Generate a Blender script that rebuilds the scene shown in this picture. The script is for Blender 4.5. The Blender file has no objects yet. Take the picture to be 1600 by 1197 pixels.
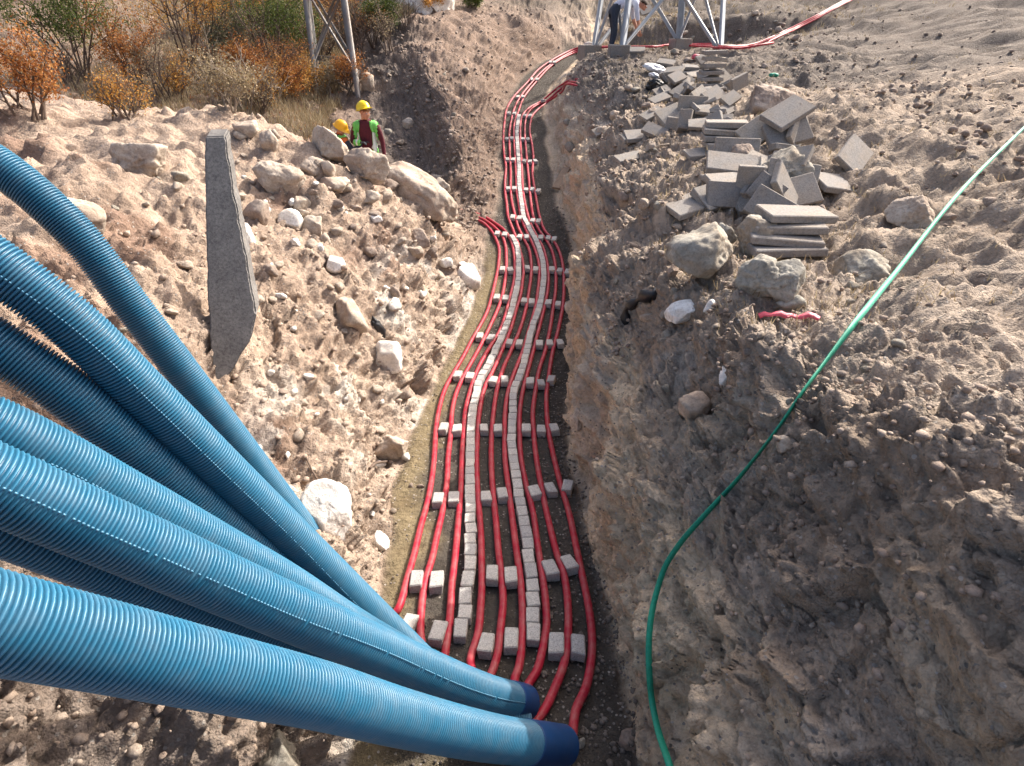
import bpy, bmesh, math, random
import numpy as np
from mathutils import Vector, Matrix, Quaternion
from mathutils.bvhtree import BVHTree

SC = bpy.context.scene
COL = SC.collection
R = math.radians
random.seed(7)
rng = np.random.default_rng(7)

# ------------------------------------------------------------------ camera, sky, sun, exposure
PITCH = R(31.0)
FPX = 940.0                       # focal length in pixels of the 1600 px wide photograph
cam_d = bpy.data.cameras.new('camera')
cam = bpy.data.objects.new('camera', cam_d); COL.objects.link(cam)
cam.location = (0, 0, 0)
cam.rotation_euler = (R(90) - PITCH, 0, 0)
cam_d.sensor_width = 36.0
cam_d.lens = FPX / 1600 * 36
cam_d.clip_start = 0.05
cam_d.clip_end = 2000
SC.camera = cam

SUN_AZ, SUN_EL = R(47), R(39.5)     # azimuth from +Y towards +X
wd = bpy.data.worlds.new('World'); SC.world = wd; wd.use_nodes = True
wn = wd.node_tree.nodes; wl = wd.node_tree.links
for n in list(wn): wn.remove(n)
sky = wn.new('ShaderNodeTexSky'); sky.sky_type = 'NISHITA'; sky.sun_disc = False
sky.sun_elevation = SUN_EL; sky.sun_rotation = SUN_AZ
sky.air_density = 0.75; sky.dust_density = 7.0; sky.ozone_density = 0.4
bg = wn.new('ShaderNodeBackground'); bg.inputs['Strength'].default_value = 0.15
wo = wn.new('ShaderNodeOutputWorld')
wl.new(sky.outputs['Color'], bg.inputs['Color']); wl.new(bg.outputs['Background'], wo.inputs['Surface'])
sd = bpy.data.lights.new('sun', 'SUN'); sd.energy = 3.1; sd.angle = R(0.55); sd.color = (1.0, 0.94, 0.86)
sun = bpy.data.objects.new('sun', sd); COL.objects.link(sun)
S = Vector((math.sin(SUN_AZ) * math.cos(SUN_EL), math.cos(SUN_AZ) * math.cos(SUN_EL), math.sin(SUN_EL)))
sun.rotation_euler = S.to_track_quat('Z', 'Y').to_euler(); sun.location = (8, 12, 14)
vs = SC.view_settings
vs.view_transform = 'Standard'; vs.look = 'None'; vs.gamma = 1; vs.use_curve_mapping = False
vs.exposure = 1.22

# ------------------------------------------------------------------ helpers
cP, sP = math.cos(PITCH), math.sin(PITCH)
def ray(px, py):
    u = (px - 800) / FPX; v = (py - 598.5) / FPX
    return Vector((u, cP - v * sP, -(sP + v * cP)))          # scaled so that depth along the axis is 1
def at(px, py, Z): return ray(px, py) * Z

def tag(o, label=None, cat=None, group=None, kind=None):
    if label: o['label'] = label
    if cat: o['category'] = cat
    if group: o['group'] = group
    if kind: o['kind'] = kind
    return o
def link(name, me, parent=None, mats=(), smooth=False):
    for m in mats: me.materials.append(m)
    o = bpy.data.objects.new(name, me); COL.objects.link(o)
    if parent: o.parent = parent
    if smooth: me.polygons.foreach_set('use_smooth', np.ones(len(me.polygons), dtype=bool))
    return o
def empty(name, loc=(0, 0, 0), rz=0):
    o = bpy.data.objects.new(name, None); COL.objects.link(o)
    o.location = loc; o.rotation_euler = (0, 0, rz); o.empty_display_size = 0.1
    return o
def mesh_np(name, V, F):
    """V (n,3), F (m,k) fixed face size"""
    V = np.asarray(V, dtype=np.float32); F = np.asarray(F, dtype=np.int32)
    me = bpy.data.meshes.new(name); k = F.shape[1]
    me.vertices.add(len(V)); me.vertices.foreach_set('co', V.ravel())
    me.loops.add(F.size); me.loops.foreach_set('vertex_index', F.ravel())
    me.polygons.add(len(F)); me.polygons.foreach_set('loop_start', np.arange(0, F.size, k, dtype=np.int32))
    me.update(calc_edges=True); me.validate()
    return me
def bm_mesh(name, bm):
    me = bpy.data.meshes.new(name); bm.to_mesh(me); bm.free(); return me

# hashed lattice noise in numpy -------------------------------------------------
def _h(ix, iy, iz, s):
    h = (ix.astype(np.uint32) * np.uint32(374761393) + iy.astype(np.uint32) * np.uint32(668265263)
         + iz.astype(np.uint32) * np.uint32(2147483647) + np.uint32((s * 974634777) & 0xffffffff))
    h = (h ^ (h >> np.uint32(13))) * np.uint32(1274126177)
    h = (h ^ (h >> np.uint32(15))) * np.uint32(2246822519)
    h ^= h >> np.uint32(16)
    return h.astype(np.float32) * np.float32(1 / 4294967295.0)
def vnoise(P, s=0):
    i = np.floor(P).astype(np.int64); fr = (P - i).astype(np.float32)
    w = fr * fr * fr * (fr * (fr * 6 - 15) + 10)
    x, y, z = i[:, 0], i[:, 1], i[:, 2]
    r = 0
    for dx in (0, 1):
        wx = w[:, 0] if dx else 1 - w[:, 0]
        for dy in (0, 1):
            wy = w[:, 1] if dy else 1 - w[:, 1]
            for dz in (0, 1):
                wz = w[:, 2] if dz else 1 - w[:, 2]
                r = r + wx * wy * wz * _h(x + dx, y + dy, z + dz, s)
    return r * 2 - 1
def fbm(P, octs, s=0, gain=0.5):
    a, t = 1.0, 0
    for k in range(octs):
        t = t + a * vnoise(P * (2.03 ** k) + 17.3 * k, s + k); a *= gain
    return t
def stones(P, s=0, dens=0.6, rmin=0.25, rmax=0.6):
    """height of half buried round stones, one per lattice cell with probability dens; P in cell units"""
    i = np.floor(P).astype(np.int64); out = np.zeros(len(P), np.float32)
    for dx in (-1, 0, 1):
        for dy in (-1, 0, 1):
            for dz in (-1, 0, 1):
                cx, cy, cz = i[:, 0] + dx, i[:, 1] + dy, i[:, 2] + dz
                a = _h(cx, cy, cz, s)
                keep = np.nonzero(a < dens)[0]
                cx, cy, cz = cx[keep], cy[keep], cz[keep]
                q = P[keep]
                px = cx + _h(cx, cy, cz, s + 1) - q[:, 0]
                py = cy + _h(cx, cy, cz, s + 2) - q[:, 1]
                pz = cz + _h(cx, cy, cz, s + 3) - q[:, 2]
                r = rmin + (rmax - rmin) * _h(cx, cy, cz, s + 4) ** 2
                # chunky: mix of round and box distance
                ax, ay, az = np.abs(px), np.abs(py), np.abs(pz)
                d = 0.6 * np.sqrt(px * px + py * py + pz * pz) + 0.4 * (np.maximum(np.maximum(ax, ay), az) * 1.25)
                hgt = np.sqrt(np.clip(1 - (d / r) ** 2, 0, 1)) * r
                out[keep] = np.maximum(out[keep], hgt)
    return out

def facets(P, s=0):
    """broken rock: each cell of a jittered lattice is a tilted plane with its own height; P in cell units"""
    i = np.floor(P).astype(np.int64); n = len(P)
    bd = np.full(n, 9.0, np.float32); h = np.zeros(n, np.float32)
    for dx in (-1, 0, 1):
        for dy in (-1, 0, 1):
            for dz in (-1, 0, 1):
                cx, cy, cz = i[:, 0] + dx, i[:, 1] + dy, i[:, 2] + dz
                px = (P[:, 0] - cx - _h(cx, cy, cz, s + 1)).astype(np.float32)
                py = (P[:, 1] - cy - _h(cx, cy, cz, s + 2)).astype(np.float32)
                pz = (P[:, 2] - cz - _h(cx, cy, cz, s + 3)).astype(np.float32)
                d = px * px + py * py + pz * pz
                w = np.nonzero(d < bd)[0]
                if not len(w): continue
                bd[w] = d[w]; a, b, c = cx[w], cy[w], cz[w]
                h[w] = (px[w] * (_h(a, b, c, s + 4) - .5) + py[w] * (_h(a, b, c, s + 5) - .5) + pz[w] * (_h(a, b, c, s + 6) - .5)) * 1.3 + (_h(a, b, c, s + 7) - .5) * 0.38
    return h
# ------------------------------------------------------------------ materials
def mat(name):
    m = bpy.data.materials.new(name); m.use_nodes = True
    nt = m.node_tree; b = nt.nodes['Principled BSDF']
    return m, nt, b
def N(nt, t, **kw):
    n = nt.nodes.new(t)
    for k, v in kw.items():
        if k in n.inputs: n.inputs[k].default_value = v
        else: setattr(n, k, v)
    return n
def ramp(nt, stops):
    n = nt.nodes.new('ShaderNodeValToRGB'); e = n.color_ramp.elements
    while len(e) < len(stops): e.new(0.5)
    for el, (p, c) in zip(e, stops):
        el.position = p; el.color = (*c, 1) if len(c) == 3 else c
    return n
def mixc(nt, a, b, fac, mode='MIX'):
    n = nt.nodes.new('ShaderNodeMix'); n.data_type = 'RGBA'; n.blend_type = mode
    L = nt.links
    for sock, val in ((n.inputs[0], fac), (n.inputs[6], a), (n.inputs[7], b)):
        if hasattr(val, 'is_output') or isinstance(val, bpy.types.NodeSocket): L.new(val, sock)
        elif isinstance(val, (int, float)): sock.default_value = val
        else: sock.default_value = (*val, 1)
    return n.outputs[2]
def coord(nt, obj=True):
    tc = nt.nodes.new('ShaderNodeTexCoord'); return tc.outputs['Object' if obj else 'Generated']
def noise_tex(nt, vec, scale, detail=6, rough=0.6, dist=0.0):
    n = N(nt, 'ShaderNodeTexNoise', Scale=scale, Detail=detail, Roughness=rough, Distortion=dist)
    nt.links.new(vec, n.inputs['Vector']); return n.outputs['Fac']
def bump(nt, b, height, strength, dist, prev=None):
    n = N(nt, 'ShaderNodeBump', Strength=strength, Distance=dist)
    nt.links.new(height, n.inputs['Height'])
    if prev is not None: nt.links.new(prev, n.inputs['Normal'])
    nt.links.new(n.outputs['Normal'], b.inputs['Normal']); return n.outputs['Normal']

def soil_material():
    m, nt, b = mat('soil'); L = nt.links
    at_ = N(nt, 'ShaderNodeAttribute', attribute_name='soil')
    v = coord(nt)
    n1 = noise_tex(nt, v, 2.2, 8, 0.65, 0.4)
    n2 = noise_tex(nt, v, 19, 6, 0.7)
    r1 = ramp(nt, [(0.25, (0.62, 0.57, 0.53)), (0.55, (1, 1, 1)), (0.8, (1.28, 1.25, 1.2))]); L.new(n1, r1.inputs[0])
    r2 = ramp(nt, [(0.3, (0.62, 0.6, 0.58)), (0.5, (1, 1, 1)), (0.72, (1.32, 1.3, 1.27))]); L.new(n2, r2.inputs[0])
    c = mixc(nt, at_.outputs['Color'], r1.outputs[0], 0.8, 'MULTIPLY')
    c = mixc(nt, c, r2.outputs[0], 0.85, 'MULTIPLY')
    # pale grit and small pebbles
    vo = N(nt, 'ShaderNodeTexVoronoi', Scale=46.0); L.new(v, vo.inputs['Vector'])
    sep = N(nt, 'ShaderNodeSeparateColor'); L.new(vo.outputs['Color'], sep.inputs[0])
    g1 = N(nt, 'ShaderNodeMath', operation='GREATER_THAN'); g1.inputs[1].default_value = 0.86; L.new(sep.outputs[0], g1.inputs[0])
    g2 = N(nt, 'ShaderNodeMath', operation='LESS_THAN'); g2.inputs[1].default_value = 0.36; L.new(vo.outputs['Distance'], g2.inputs[0])
    g3 = N(nt, 'ShaderNodeMath', operation='MULTIPLY'); L.new(g1.outputs[0], g3.inputs[0]); L.new(g2.outputs[0], g3.inputs[1])
    pe = ramp(nt, [(0, (0.16, 0.14, 0.12)), (1, (0.46, 0.41, 0.36))]); L.new(sep.outputs[1], pe.inputs[0])
    c = mixc(nt, c, pe.outputs[0], g3.outputs[0])
    L.new(c, b.inputs['Base Color'])
    b.inputs['Roughness'].default_value = 0.95
    b.inputs['Specular IOR Level'].default_value = 0.15
    n3 = noise_tex(nt, v, 60, 5, 0.75)
    p = bump(nt, b, n2, 0.5, 0.05)
    p = bump(nt, b, n3, 0.7, 0.02, p)
    p = bump(nt, b, g3.outputs[0], 0.5, 0.008, p)
    # crumbs: two sizes of rounded grains
    for sc, st, ds in ((30.0, 0.7, 0.024), (95.0, 0.9, 0.010)):
        cv = N(nt, 'ShaderNodeTexVoronoi', Scale=sc); L.new(v, cv.inputs['Vector'])
        inv = N(nt, 'ShaderNodeMath', operation='SUBTRACT'); inv.inputs[0].default_value = 1.0; L.new(cv.outputs['Distance'], inv.inputs[1])
        msk = N(nt, 'ShaderNodeMath', operation='MULTIPLY'); L.new(inv.outputs[0], msk.inputs[0]); L.new(n1, msk.inputs[1])
        p = bump(nt, b, msk.outputs[0], st, ds, p)
    return m

def stone_material(name, base, dark, warm, scale=6.0):
    m, nt, b = mat(name); L = nt.links; v = coord(nt)
    oi = N(nt, 'ShaderNodeObjectInfo')
    add = N(nt, 'ShaderNodeVectorMath', operation='ADD'); L.new(v, add.inputs[0]); L.new(oi.outputs['Location'], add.inputs[1]); v = add.outputs[0]
    n1 = noise_tex(nt, v, scale, 9, 0.7, 0.5)
    n2 = noise_tex(nt, v, scale * 7, 8, 0.75)
    n0 = noise_tex(nt, v, scale * 0.45, 4, 0.6)
    r1 = ramp(nt, [(0.3, dark), (0.52, base), (0.75, tuple(min(1, k * 1.25) for k in base))]); L.new(n1, r1.inputs[0])
    r0 = ramp(nt, [(0.45, (0, 0, 0)), (0.66, (1, 1, 1))]); L.new(n0, r0.inputs[0])
    c = mixc(nt, r1.outputs[0], warm, r0.outputs[0])
    r2 = ramp(nt, [(0.32, (0.6, 0.58, 0.56)), (0.5, (1, 1, 1)), (0.7, (1.2, 1.2, 1.2))]); L.new(n2, r2.inputs[0])
    c = mixc(nt, c, r2.outputs[0], 0.9, 'MULTIPLY')
    L.new(c, b.inputs['Base Color']); b.inputs['Roughness'].default_value = 0.9
    b.inputs['Specular IOR Level'].default_value = 0.2
    p = bump(nt, b, n1, 0.5, 0.05); bump(nt, b, n2, 0.5, 0.012, p)
    return m

def simple(name, col, rough=0.6, metal=0.0, var=0.25, scale=8.0, bstr=0.15, bdist=0.004, dust=None, dusts=3.0, spec=0.4):
    m, nt, b = mat(name); L = nt.links; v = coord(nt)
    n1 = noise_tex(nt, v, scale, 6, 0.65)
    lo = tuple(k * (1 - var) for k in col); hi = tuple(min(1, k * (1 + var)) for k in col)
    r1 = ramp(nt, [(0.3, lo), (0.7, hi)]); L.new(n1, r1.inputs[0]); c = r1.outputs[0]
    if dust:
        n2 = noise_tex(nt, v, dusts, 8, 0.7)
        r2 = ramp(nt, [(0.42, (0, 0, 0)), (0.75, (dust[3],) * 3)]); L.new(n2, r2.inputs[0])
        c = mixc(nt, c, dust[:3], r2.outputs[0])
    L.new(c, b.inputs['Base Color']); b.inputs['Roughness'].default_value = rough
    b.inputs['Metallic'].default_value = metal; b.inputs['Specular IOR Level'].default_value = spec
    if bstr: 
        n3 = noise_tex(nt, v, scale * 6, 5, 0.7); bump(nt, b, n3, bstr, bdist)
    return m

M = {}
M['soil'] = soil_material()
M['spoil_clod'] = stone_material('spoil_clod', (0.27, 0.21, 0.17), (0.17, 0.13, 0.10), (0.36, 0.30, 0.25), 9)
M['clod'] = stone_material('earth_clod', (0.34, 0.262, 0.205), (0.22, 0.16, 0.122), (0.44, 0.36, 0.29), 9)
M['dark_clod'] = stone_material('dark_earth_clod', (0.175, 0.148, 0.125), (0.105, 0.085, 0.07), (0.25, 0.21, 0.175), 9)
M['lime'] = stone_material('limestone', (0.46, 0.395, 0.325), (0.26, 0.21, 0.165), (0.37, 0.285, 0.22))
M['grey_rock'] = stone_material('grey_rock', (0.33, 0.31, 0.265), (0.17, 0.155, 0.13), (0.29, 0.235, 0.175))
M['chalk'] = stone_material('chalk', (0.80, 0.77, 0.72), (0.56, 0.50, 0.43), (0.66, 0.6, 0.52))
M['brown_rock'] = stone_material('brown_rock', (0.30, 0.235, 0.19), (0.16, 0.115, 0.09), (0.37, 0.31, 0.26))
# ------------------------------------------------------------------ the ground: a loft along Y
# floor height of the trench, as a function of Y
FY = np.array([-6, 0.0, 1.7, 2.36, 2.86, 3.88, 5.07, 6.1, 7.04, 8.24, 9.45, 10.61, 11.39, 12.68, 14.36, 15.67, 17.27, 18.75, 20.9, 22.3, 23.5])
FZ = np.array([-3.0, -3.10, -3.18, -3.26, -3.30, -3.45, -3.59, -3.63, -3.63, -3.57, -3.47, -3.31, -3.18, -2.98, -2.70, -2.46, -2.12, -1.80, -1.12, -0.80, -0.55])
def floor_z(Y): return float(np.interp(Y, FY, FZ))
# per station: L0 L1 L2 L3 L4 L5 L6 | R6 R5 R4 R3 R2 R1 R0   as (X, z)
ST = [
 (-6.0, [(-24,-.4),(-7,-.9),(-3.6,-1.15),(-2.3,-1.35),(-1.7,-1.9),(-1.2,-2.5),(-.85,-3.0), (.62,-3.0),(.85,-2.2),(1.06,-1.75),(1.42,-1.15),(2.6,-1.02),(6,-.9),(24,0)]),
 (0.0,  [(-24,-.4),(-7,-.9),(-3.4,-1.2),(-2.1,-1.42),(-1.6,-1.9),(-1.15,-2.5),(-.85,-3.1), (.64,-3.1),(.85,-2.2),(1.06,-1.75),(1.40,-1.10),(2.5,-1.0),(6,-.9),(24,0)]),
 (1.2,  [(-24,-.4),(-7,-.95),(-3.3,-1.25),(-2.2,-1.5),(-1.7,-1.95),(-1.2,-2.5),(-.85,-3.15), (.66,-3.15),(.86,-2.15),(1.08,-1.72),(1.40,-1.10),(2.4,-1.0),(6,-.9),(24,0)]),
 (2.4,  [(-24,-.4),(-7,-.95),(-3.4,-1.35),(-2.4,-1.7),(-1.75,-2.25),(-1.15,-2.75),(-.86,-3.26), (.63,-3.26),(.80,-2.32),(1.07,-1.90),(1.31,-1.28),(2.1,-1.15),(6,-.95),(24,0)]),
 (3.3,  [(-24,-.4),(-7,-.95),(-3.6,-1.5),(-2.6,-1.95),(-1.8,-2.55),(-1.2,-3.0),(-.9,-3.36), (.56,-3.36),(.70,-2.35),(1.02,-1.90),(1.36,-1.42),(2.2,-1.34),(6,-1.0),(24,0)]),
 (4.2,  [(-24,-.4),(-7,-.95),(-3.7,-1.5),(-2.7,-1.95),(-1.85,-2.55),(-1.28,-3.1),(-.98,-3.48), (.57,-3.48),(.68,-2.38),(1.0,-1.93),(1.4,-1.58),(2.4,-1.52),(6,-1.0),(24,0)]),
 (5.07, [(-24,-.4),(-7,-.95),(-3.7,-1.5),(-2.75,-1.92),(-1.9,-2.5),(-1.32,-3.15),(-1.0,-3.59), (.61,-3.59),(.71,-2.38),(.98,-1.97),(1.42,-1.68),(2.6,-1.58),(6,-1.0),(24,0)]),
 (6.1,  [(-24,-.35),(-7.2,-.95),(-3.6,-1.45),(-2.55,-1.88),(-1.75,-2.5),(-1.2,-3.15),(-.86,-3.63), (.68,-3.63),(.80,-2.36),(1.1,-1.95),(1.6,-1.58),(2.9,-1.4),(6,-1.0),(24,0)]),
 (7.04, [(-24,-.3),(-7.4,-.95),(-3.6,-1.42),(-2.3,-1.85),(-1.6,-2.5),(-1.08,-3.1),(-.71,-3.63), (.71,-3.63),(.86,-2.33),(1.26,-1.9),(1.8,-1.5),(3.2,-1.25),(6.4,-.95),(24,.1)]),
 (8.3,  [(-24,-.3),(-7.6,-1.0),(-4.0,-1.25),(-2.0,-1.8),(-1.35,-2.45),(-.9,-3.05),(-.52,-3.57), (.88,-3.57),(1.05,-2.35),(1.4,-1.8),(1.95,-1.5),(3.4,-1.15),(6.6,-.9),(24,.2)]),
 (9.3,  [(-24,-.3),(-7.8,-1.0),(-4.2,-1.2),(-2.0,-1.9),(-1.3,-2.4),(-.85,-2.95),(-.45,-3.48), (.95,-3.48),(1.15,-2.3),(1.5,-1.75),(2.0,-1.45),(3.5,-1.1),(6.8,-.9),(24,.3)]),
 (10.2, [(-24,-.3),(-8.0,-1.1),(-4.4,-1.75),(-2.2,-2.65),(-1.25,-2.65),(-.85,-2.95),(-.45,-3.37), (.98,-3.37),(1.2,-2.25),(1.6,-1.75),(2.2,-1.4),(3.6,-1.1),(7,-.9),(24,.4)]),
 (10.9, [(-24,-.3),(-8.2,-1.3),(-4.6,-2.5),(-2.4,-2.95),(-1.3,-3.12),(-.85,-3.2),(-.42,-3.27), (.98,-3.27),(1.25,-2.2),(1.7,-1.7),(2.3,-1.38),(3.7,-1.1),(7,-.9),(24,.5)]),
 (11.6, [(-24,-.2),(-8.4,-1.4),(-4.8,-2.5),(-2.4,-2.9),(-1.3,-3.05),(-.85,-3.1),(-.40,-3.16), (.97,-3.16),(1.3,-2.2),(1.8,-1.65),(2.4,-1.36),(3.8,-1.1),(7,-.9),(24,.6)]),
 (12.6, [(-24,-.1),(-8.6,-1.3),(-4.6,-2.5),(-1.9,-2.95),(-1.1,-2.45),(-.62,-2.65),(-.24,-3.0), (.92,-3.0),(1.4,-2.1),(2.0,-1.6),(2.6,-1.3),(4,-1.1),(7.2,-.9),(24,.7)]),
 (14.4, [(-24,.2),(-8.8,-1.15),(-4.4,-2.1),(-2.3,-2.55),(-1.4,-1.75),(-.8,-2.15),(-.27,-2.7), (.84,-2.7),(1.25,-2.0),(1.8,-1.35),(2.6,-1.05),(4.5,-.92),(7.5,-.85),(24,.8)]),
 (16.0, [(-24,.6),(-9,-1.0),(-4.4,-1.75),(-2.9,-1.9),(-1.85,-1.1),(-.9,-1.7),(-.27,-2.4), (.84,-2.4),(1.3,-1.8),(1.85,-1.2),(2.5,-.95),(4.8,-.85),(8,-.8),(24,1)]),
 (17.3, [(-24,1),(-9,-.8),(-4.5,-1.5),(-3.3,-1.35),(-2.2,-.7),(-.95,-1.35),(-.22,-2.11), (.88,-2.11),(1.35,-1.65),(1.9,-1.08),(2.5,-.86),(5,-.80),(8.5,-.7),(24,1.4)]),
 (18.6, [(-24,1.5),(-9.5,-.6),(-4.7,-1.2),(-3.5,-.75),(-2.5,-.35),(-.9,-1.0),(-.08,-1.83), (1.0,-1.83),(1.5,-1.4),(2.05,-.92),(2.7,-.80),(5,-.78),(9,-.6),(24,1.8)]),
 (20.0, [(-24,2.2),(-10,-.3),(-5.0,-.9),(-3.6,-.3),(-2.5,-.02),(-.6,-.6),(.3,-1.42), (1.45,-1.42),(1.95,-1.1),(2.4,-.85),(3.0,-.78),(5,-.77),(9.5,-.45),(24,2.2)]),
 (21.2, [(-24,2.8),(-10.5,0),(-6,-.5),(-3.5,.1),(-2.2,.1),(-.2,-.3),(.95,-1.05), (2.05,-1.05),(2.5,-.88),(2.8,-.80),(3.3,-.77),(5.2,-.76),(10,-.3),(24,2.6)]),
 (22.3, [(-24,3.4),(-11,.3),(-6.3,-.1),(-3.6,.35),(-2,.3),(.4,-.1),(1.6,-.80), (2.6,-.80),(2.9,-.78),(3.2,-.76),(3.8,-.75),(5.6,-.74),(10.5,-.1),(24,3)]),
 (22.8, [(-24,3.6),(-11.2,.45),(-6.4,.05),(-3.6,.42),(-2,.36),(.2,0),(1.6,-.55), (2.65,-.62),(2.95,-.6),(3.3,-.42),(3.9,-.2),(5.7,.02),(10.6,.12),(24,3.0)]),
 (23.6, [(-24,4),(-11.5,.7),(-6.6,.3),(-3.7,.6),(-2,.5),(0,.15),(1.6,-.25), (2.7,-.25),(3.0,-.2),(3.5,-.1),(4.2,0),(6,.06),(11,.3),(24,3.4)]),
 (26,   [(-24,5.2),(-12,1.5),(-7,1.0),(-4,1.0),(-2,.8),(0,.5),(1.4,.3), (2.8,.15),(3.2,.1),(3.8,.05),(4.6,.05),(6.6,.1),(12,.7),(24,4.2)]),
 (31,   [(-30,6.2),(-14,3.2),(-8,2.5),(-4.5,2.1),(-2.2,1.8),(0,1.5),(1.6,1.3), (3.2,1.1),(3.8,1.0),(4.6,1.0),(5.6,1.0),(8,1.1),(14,1.8),(30,4)]),
 (42,   [(-60,13),(-18,7),(-10,6),(-6,5.4),(-3,5.0),(0,4.6),(2.5,4.3), (4.5,4.0),(5.5,3.9),(6.6,3.9),(8,3.9),(11,4.2),(18,5),(60,10)]),
 (70,   [(-90,26),(-28,18),(-16,16),(-10,15),(-5,14.5),(0,14),(4,13.6), (7,13.4),(9,13.3),(11,13.3),(13,13.3),(18,13.6),(28,15),(90,22)]),
 (140,  [(-180,60),(-55,50),(-32,46),(-20,44),(-10,43),(0,42),(8,41), (14,41),(18,41),(22,41),(26,41),(36,42),(56,44),(180,52)]),
]
SY = np.array([s_[0] for s_ in ST]); SP = np.array([s_[1] for s_ in ST])       # (stations, 14, 2)
NSEG = [36, 52, 74, 84, 76, 62, 80, 84, 82, 72, 84, 54, 36]
def cubic(x, xs, ys):
    """Catmull-Rom with limited slopes; ys (n, ...)"""
    d = np.diff(ys, axis=0) / np.diff(xs).reshape(-1, *[1] * (ys.ndim - 1))
    m = np.zeros_like(ys); m[0] = d[0]; m[-1] = d[-1]
    same = (d[:-1] * d[1:]) > 0
    m[1:-1] = np.where(same, 2 * d[:-1] * d[1:] / np.where(same, d[:-1] + d[1:], 1), 0)
    i = np.clip(np.searchsorted(xs, x) - 1, 0, len(xs) - 2)
    h = (xs[i + 1] - xs[i]); t = (x - xs[i]) / h
    sh = (-1,) + (1,) * (ys.ndim - 1); t = t.reshape(sh); h = h.reshape(sh)
    return ((2 * t**3 - 3 * t**2 + 1) * ys[i] + (t**3 - 2 * t**2 + t) * h * m[i]
            + (-2 * t**3 + 3 * t**2) * ys[i + 1] + (t**3 - t**2) * h * m[i + 1])
# row positions: about 1.6 picture pixels apart where the ground is seen
yy = [-6.0]
while yy[-1] < 139.9:
    Y = yy[-1]; yy.append(Y + (0.12 if Y < 0.5 else max(0.0105, 0.0050 * Y + 0.003) if Y < 24 else 0.0105 * Y))
yy = np.array(yy[:-1] + [140.0])
uu = np.concatenate([np.arange(n) / n + k for k, n in enumerate(NSEG)] + [[13.0]])
rows = cubic(yy, SY, SP)                                   # (nr, 14, 2)
# small wander of the control lines so that edges are not ruled
for k in range(1, 13):
    P = np.stack([yy * 1.1, np.full_like(yy, k * 7.7), np.zeros_like(yy)], 1)
    amp = 0.07 if k in (5, 6, 7) else 0.12
    rows[:, k, 0] += amp * np.clip(yy, 0.6, 4) / 4 * fbm(P, 3, 31 + k)
    if k not in (6, 7): rows[:, k, 1] += 0.10 * fbm(P + 5.5, 3, 61 + k)
G0 = cubic(uu, np.arange(14.0), rows.transpose(1, 0, 2)).transpose(1, 0, 2)    # (nr, nc, 2)
nr, nc = G0.shape[:2]
V0 = np.stack([G0[..., 0], np.broadcast_to(yy[:, None], (nr, nc)), G0[..., 1]], -1).astype(np.float64)
def grid_normals(V):
    du = np.gradient(V, axis=1); dv = np.gradient(V, axis=0)
    n = np.cross(du, dv); return n / (np.linalg.norm(n, axis=-1, keepdims=True) + 1e-9)
Nn = grid_normals(V0).reshape(-1, 3)
P0 = V0.reshape(-1, 3)
U = np.broadcast_to(uu[None, :], (nr, nc)).ravel(); YY = P0[:, 1]
def sstep(a, b, x):
    t = np.clip((x - a) / (b - a), 0, 1); return t * t * (3 - 2 * t)
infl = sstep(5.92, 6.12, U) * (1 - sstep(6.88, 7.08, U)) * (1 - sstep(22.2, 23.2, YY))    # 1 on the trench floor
bank = 1 - infl
near = 1 - sstep(25, 60, YY)
d_big = fbm(P0 * 0.75, 3, 3)
d_mid = fbm(P0 * np.array([3.1, 3.1, 3.1]), 4, 11, 0.55)
d_fin = fbm(P0 * 13.0, 3, 21, 0.6)
warp = np.stack([fbm(P0 * 3 + k * 31.7, 2, 300 + k) for k in range(3)], 1) * 0.10
fA = facets((P0 + warp) / np.array([0.42, 0.42, 0.34]), 400) * 0.42
fB = facets((P0 + warp * .5) / np.array([0.15, 0.15, 0.13]), 420) * 0.15
fC = facets(P0 / 0.055, 440) * 0.055
ridg = 1 - np.abs(fbm(P0 * np.array([2.0, 2.0, 4.0]) + 9.1, 3, 41))
sA = stones(P0 / 0.55, 70, 0.42, 0.22, 0.5) * 0.55
sB = stones(P0 / 0.22, 80, 0.55, 0.2, 0.55) * 0.22
sC = stones(P0 / 0.085, 90, 0.5, 0.25, 0.6) * 0.085
rightwall = sstep(6.95, 7.1, U) * (1 - sstep(8.4, 9.2, U))
rub = bank * (1 - 0.75 * rightwall)
rnear = sstep(8.0, 8.6, U) * (1 - sstep(9.9, 10.5, U)) * (1 - sstep(3.0, 4.6, YY))        # smoother loose earth of the near right slope
rub = rub * (1 - 0.7 * rnear) * (1 - 0.5 * sstep(3.2, 4.2, U) * (1 - sstep(5.9, 6.0, U)) * (1 - sstep(9.5, 10.5, YY)))
farrub = 0.5 + 0.5 * (1 - sstep(9, 20, YY))
nearb = bank * (1 - sstep(4.5, 7, YY)); kk = np.nonzero(nearb > 0.01)[0]
fD = np.zeros(len(P0)); d_vf = np.zeros(len(P0))
fD[kk] = facets(P0[kk] / 0.028, 460) * 0.028 + 0.8 * stones(P0[kk] / 0.04, 95, 0.35, 0.2, 0.55) * 0.04; d_vf[kk] = fbm(P0[kk] * 45, 2, 500)
lowleft = sstep(3.2, 4.2, U) * (1 - sstep(5.9, 6.0, U)) * (1 - sstep(9.5, 10.5, YY))
fmask = np.clip(0.45 + 0.15 * rightwall + 0.5 * lowleft + 0.35 * rnear, 0, 1.2)
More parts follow.
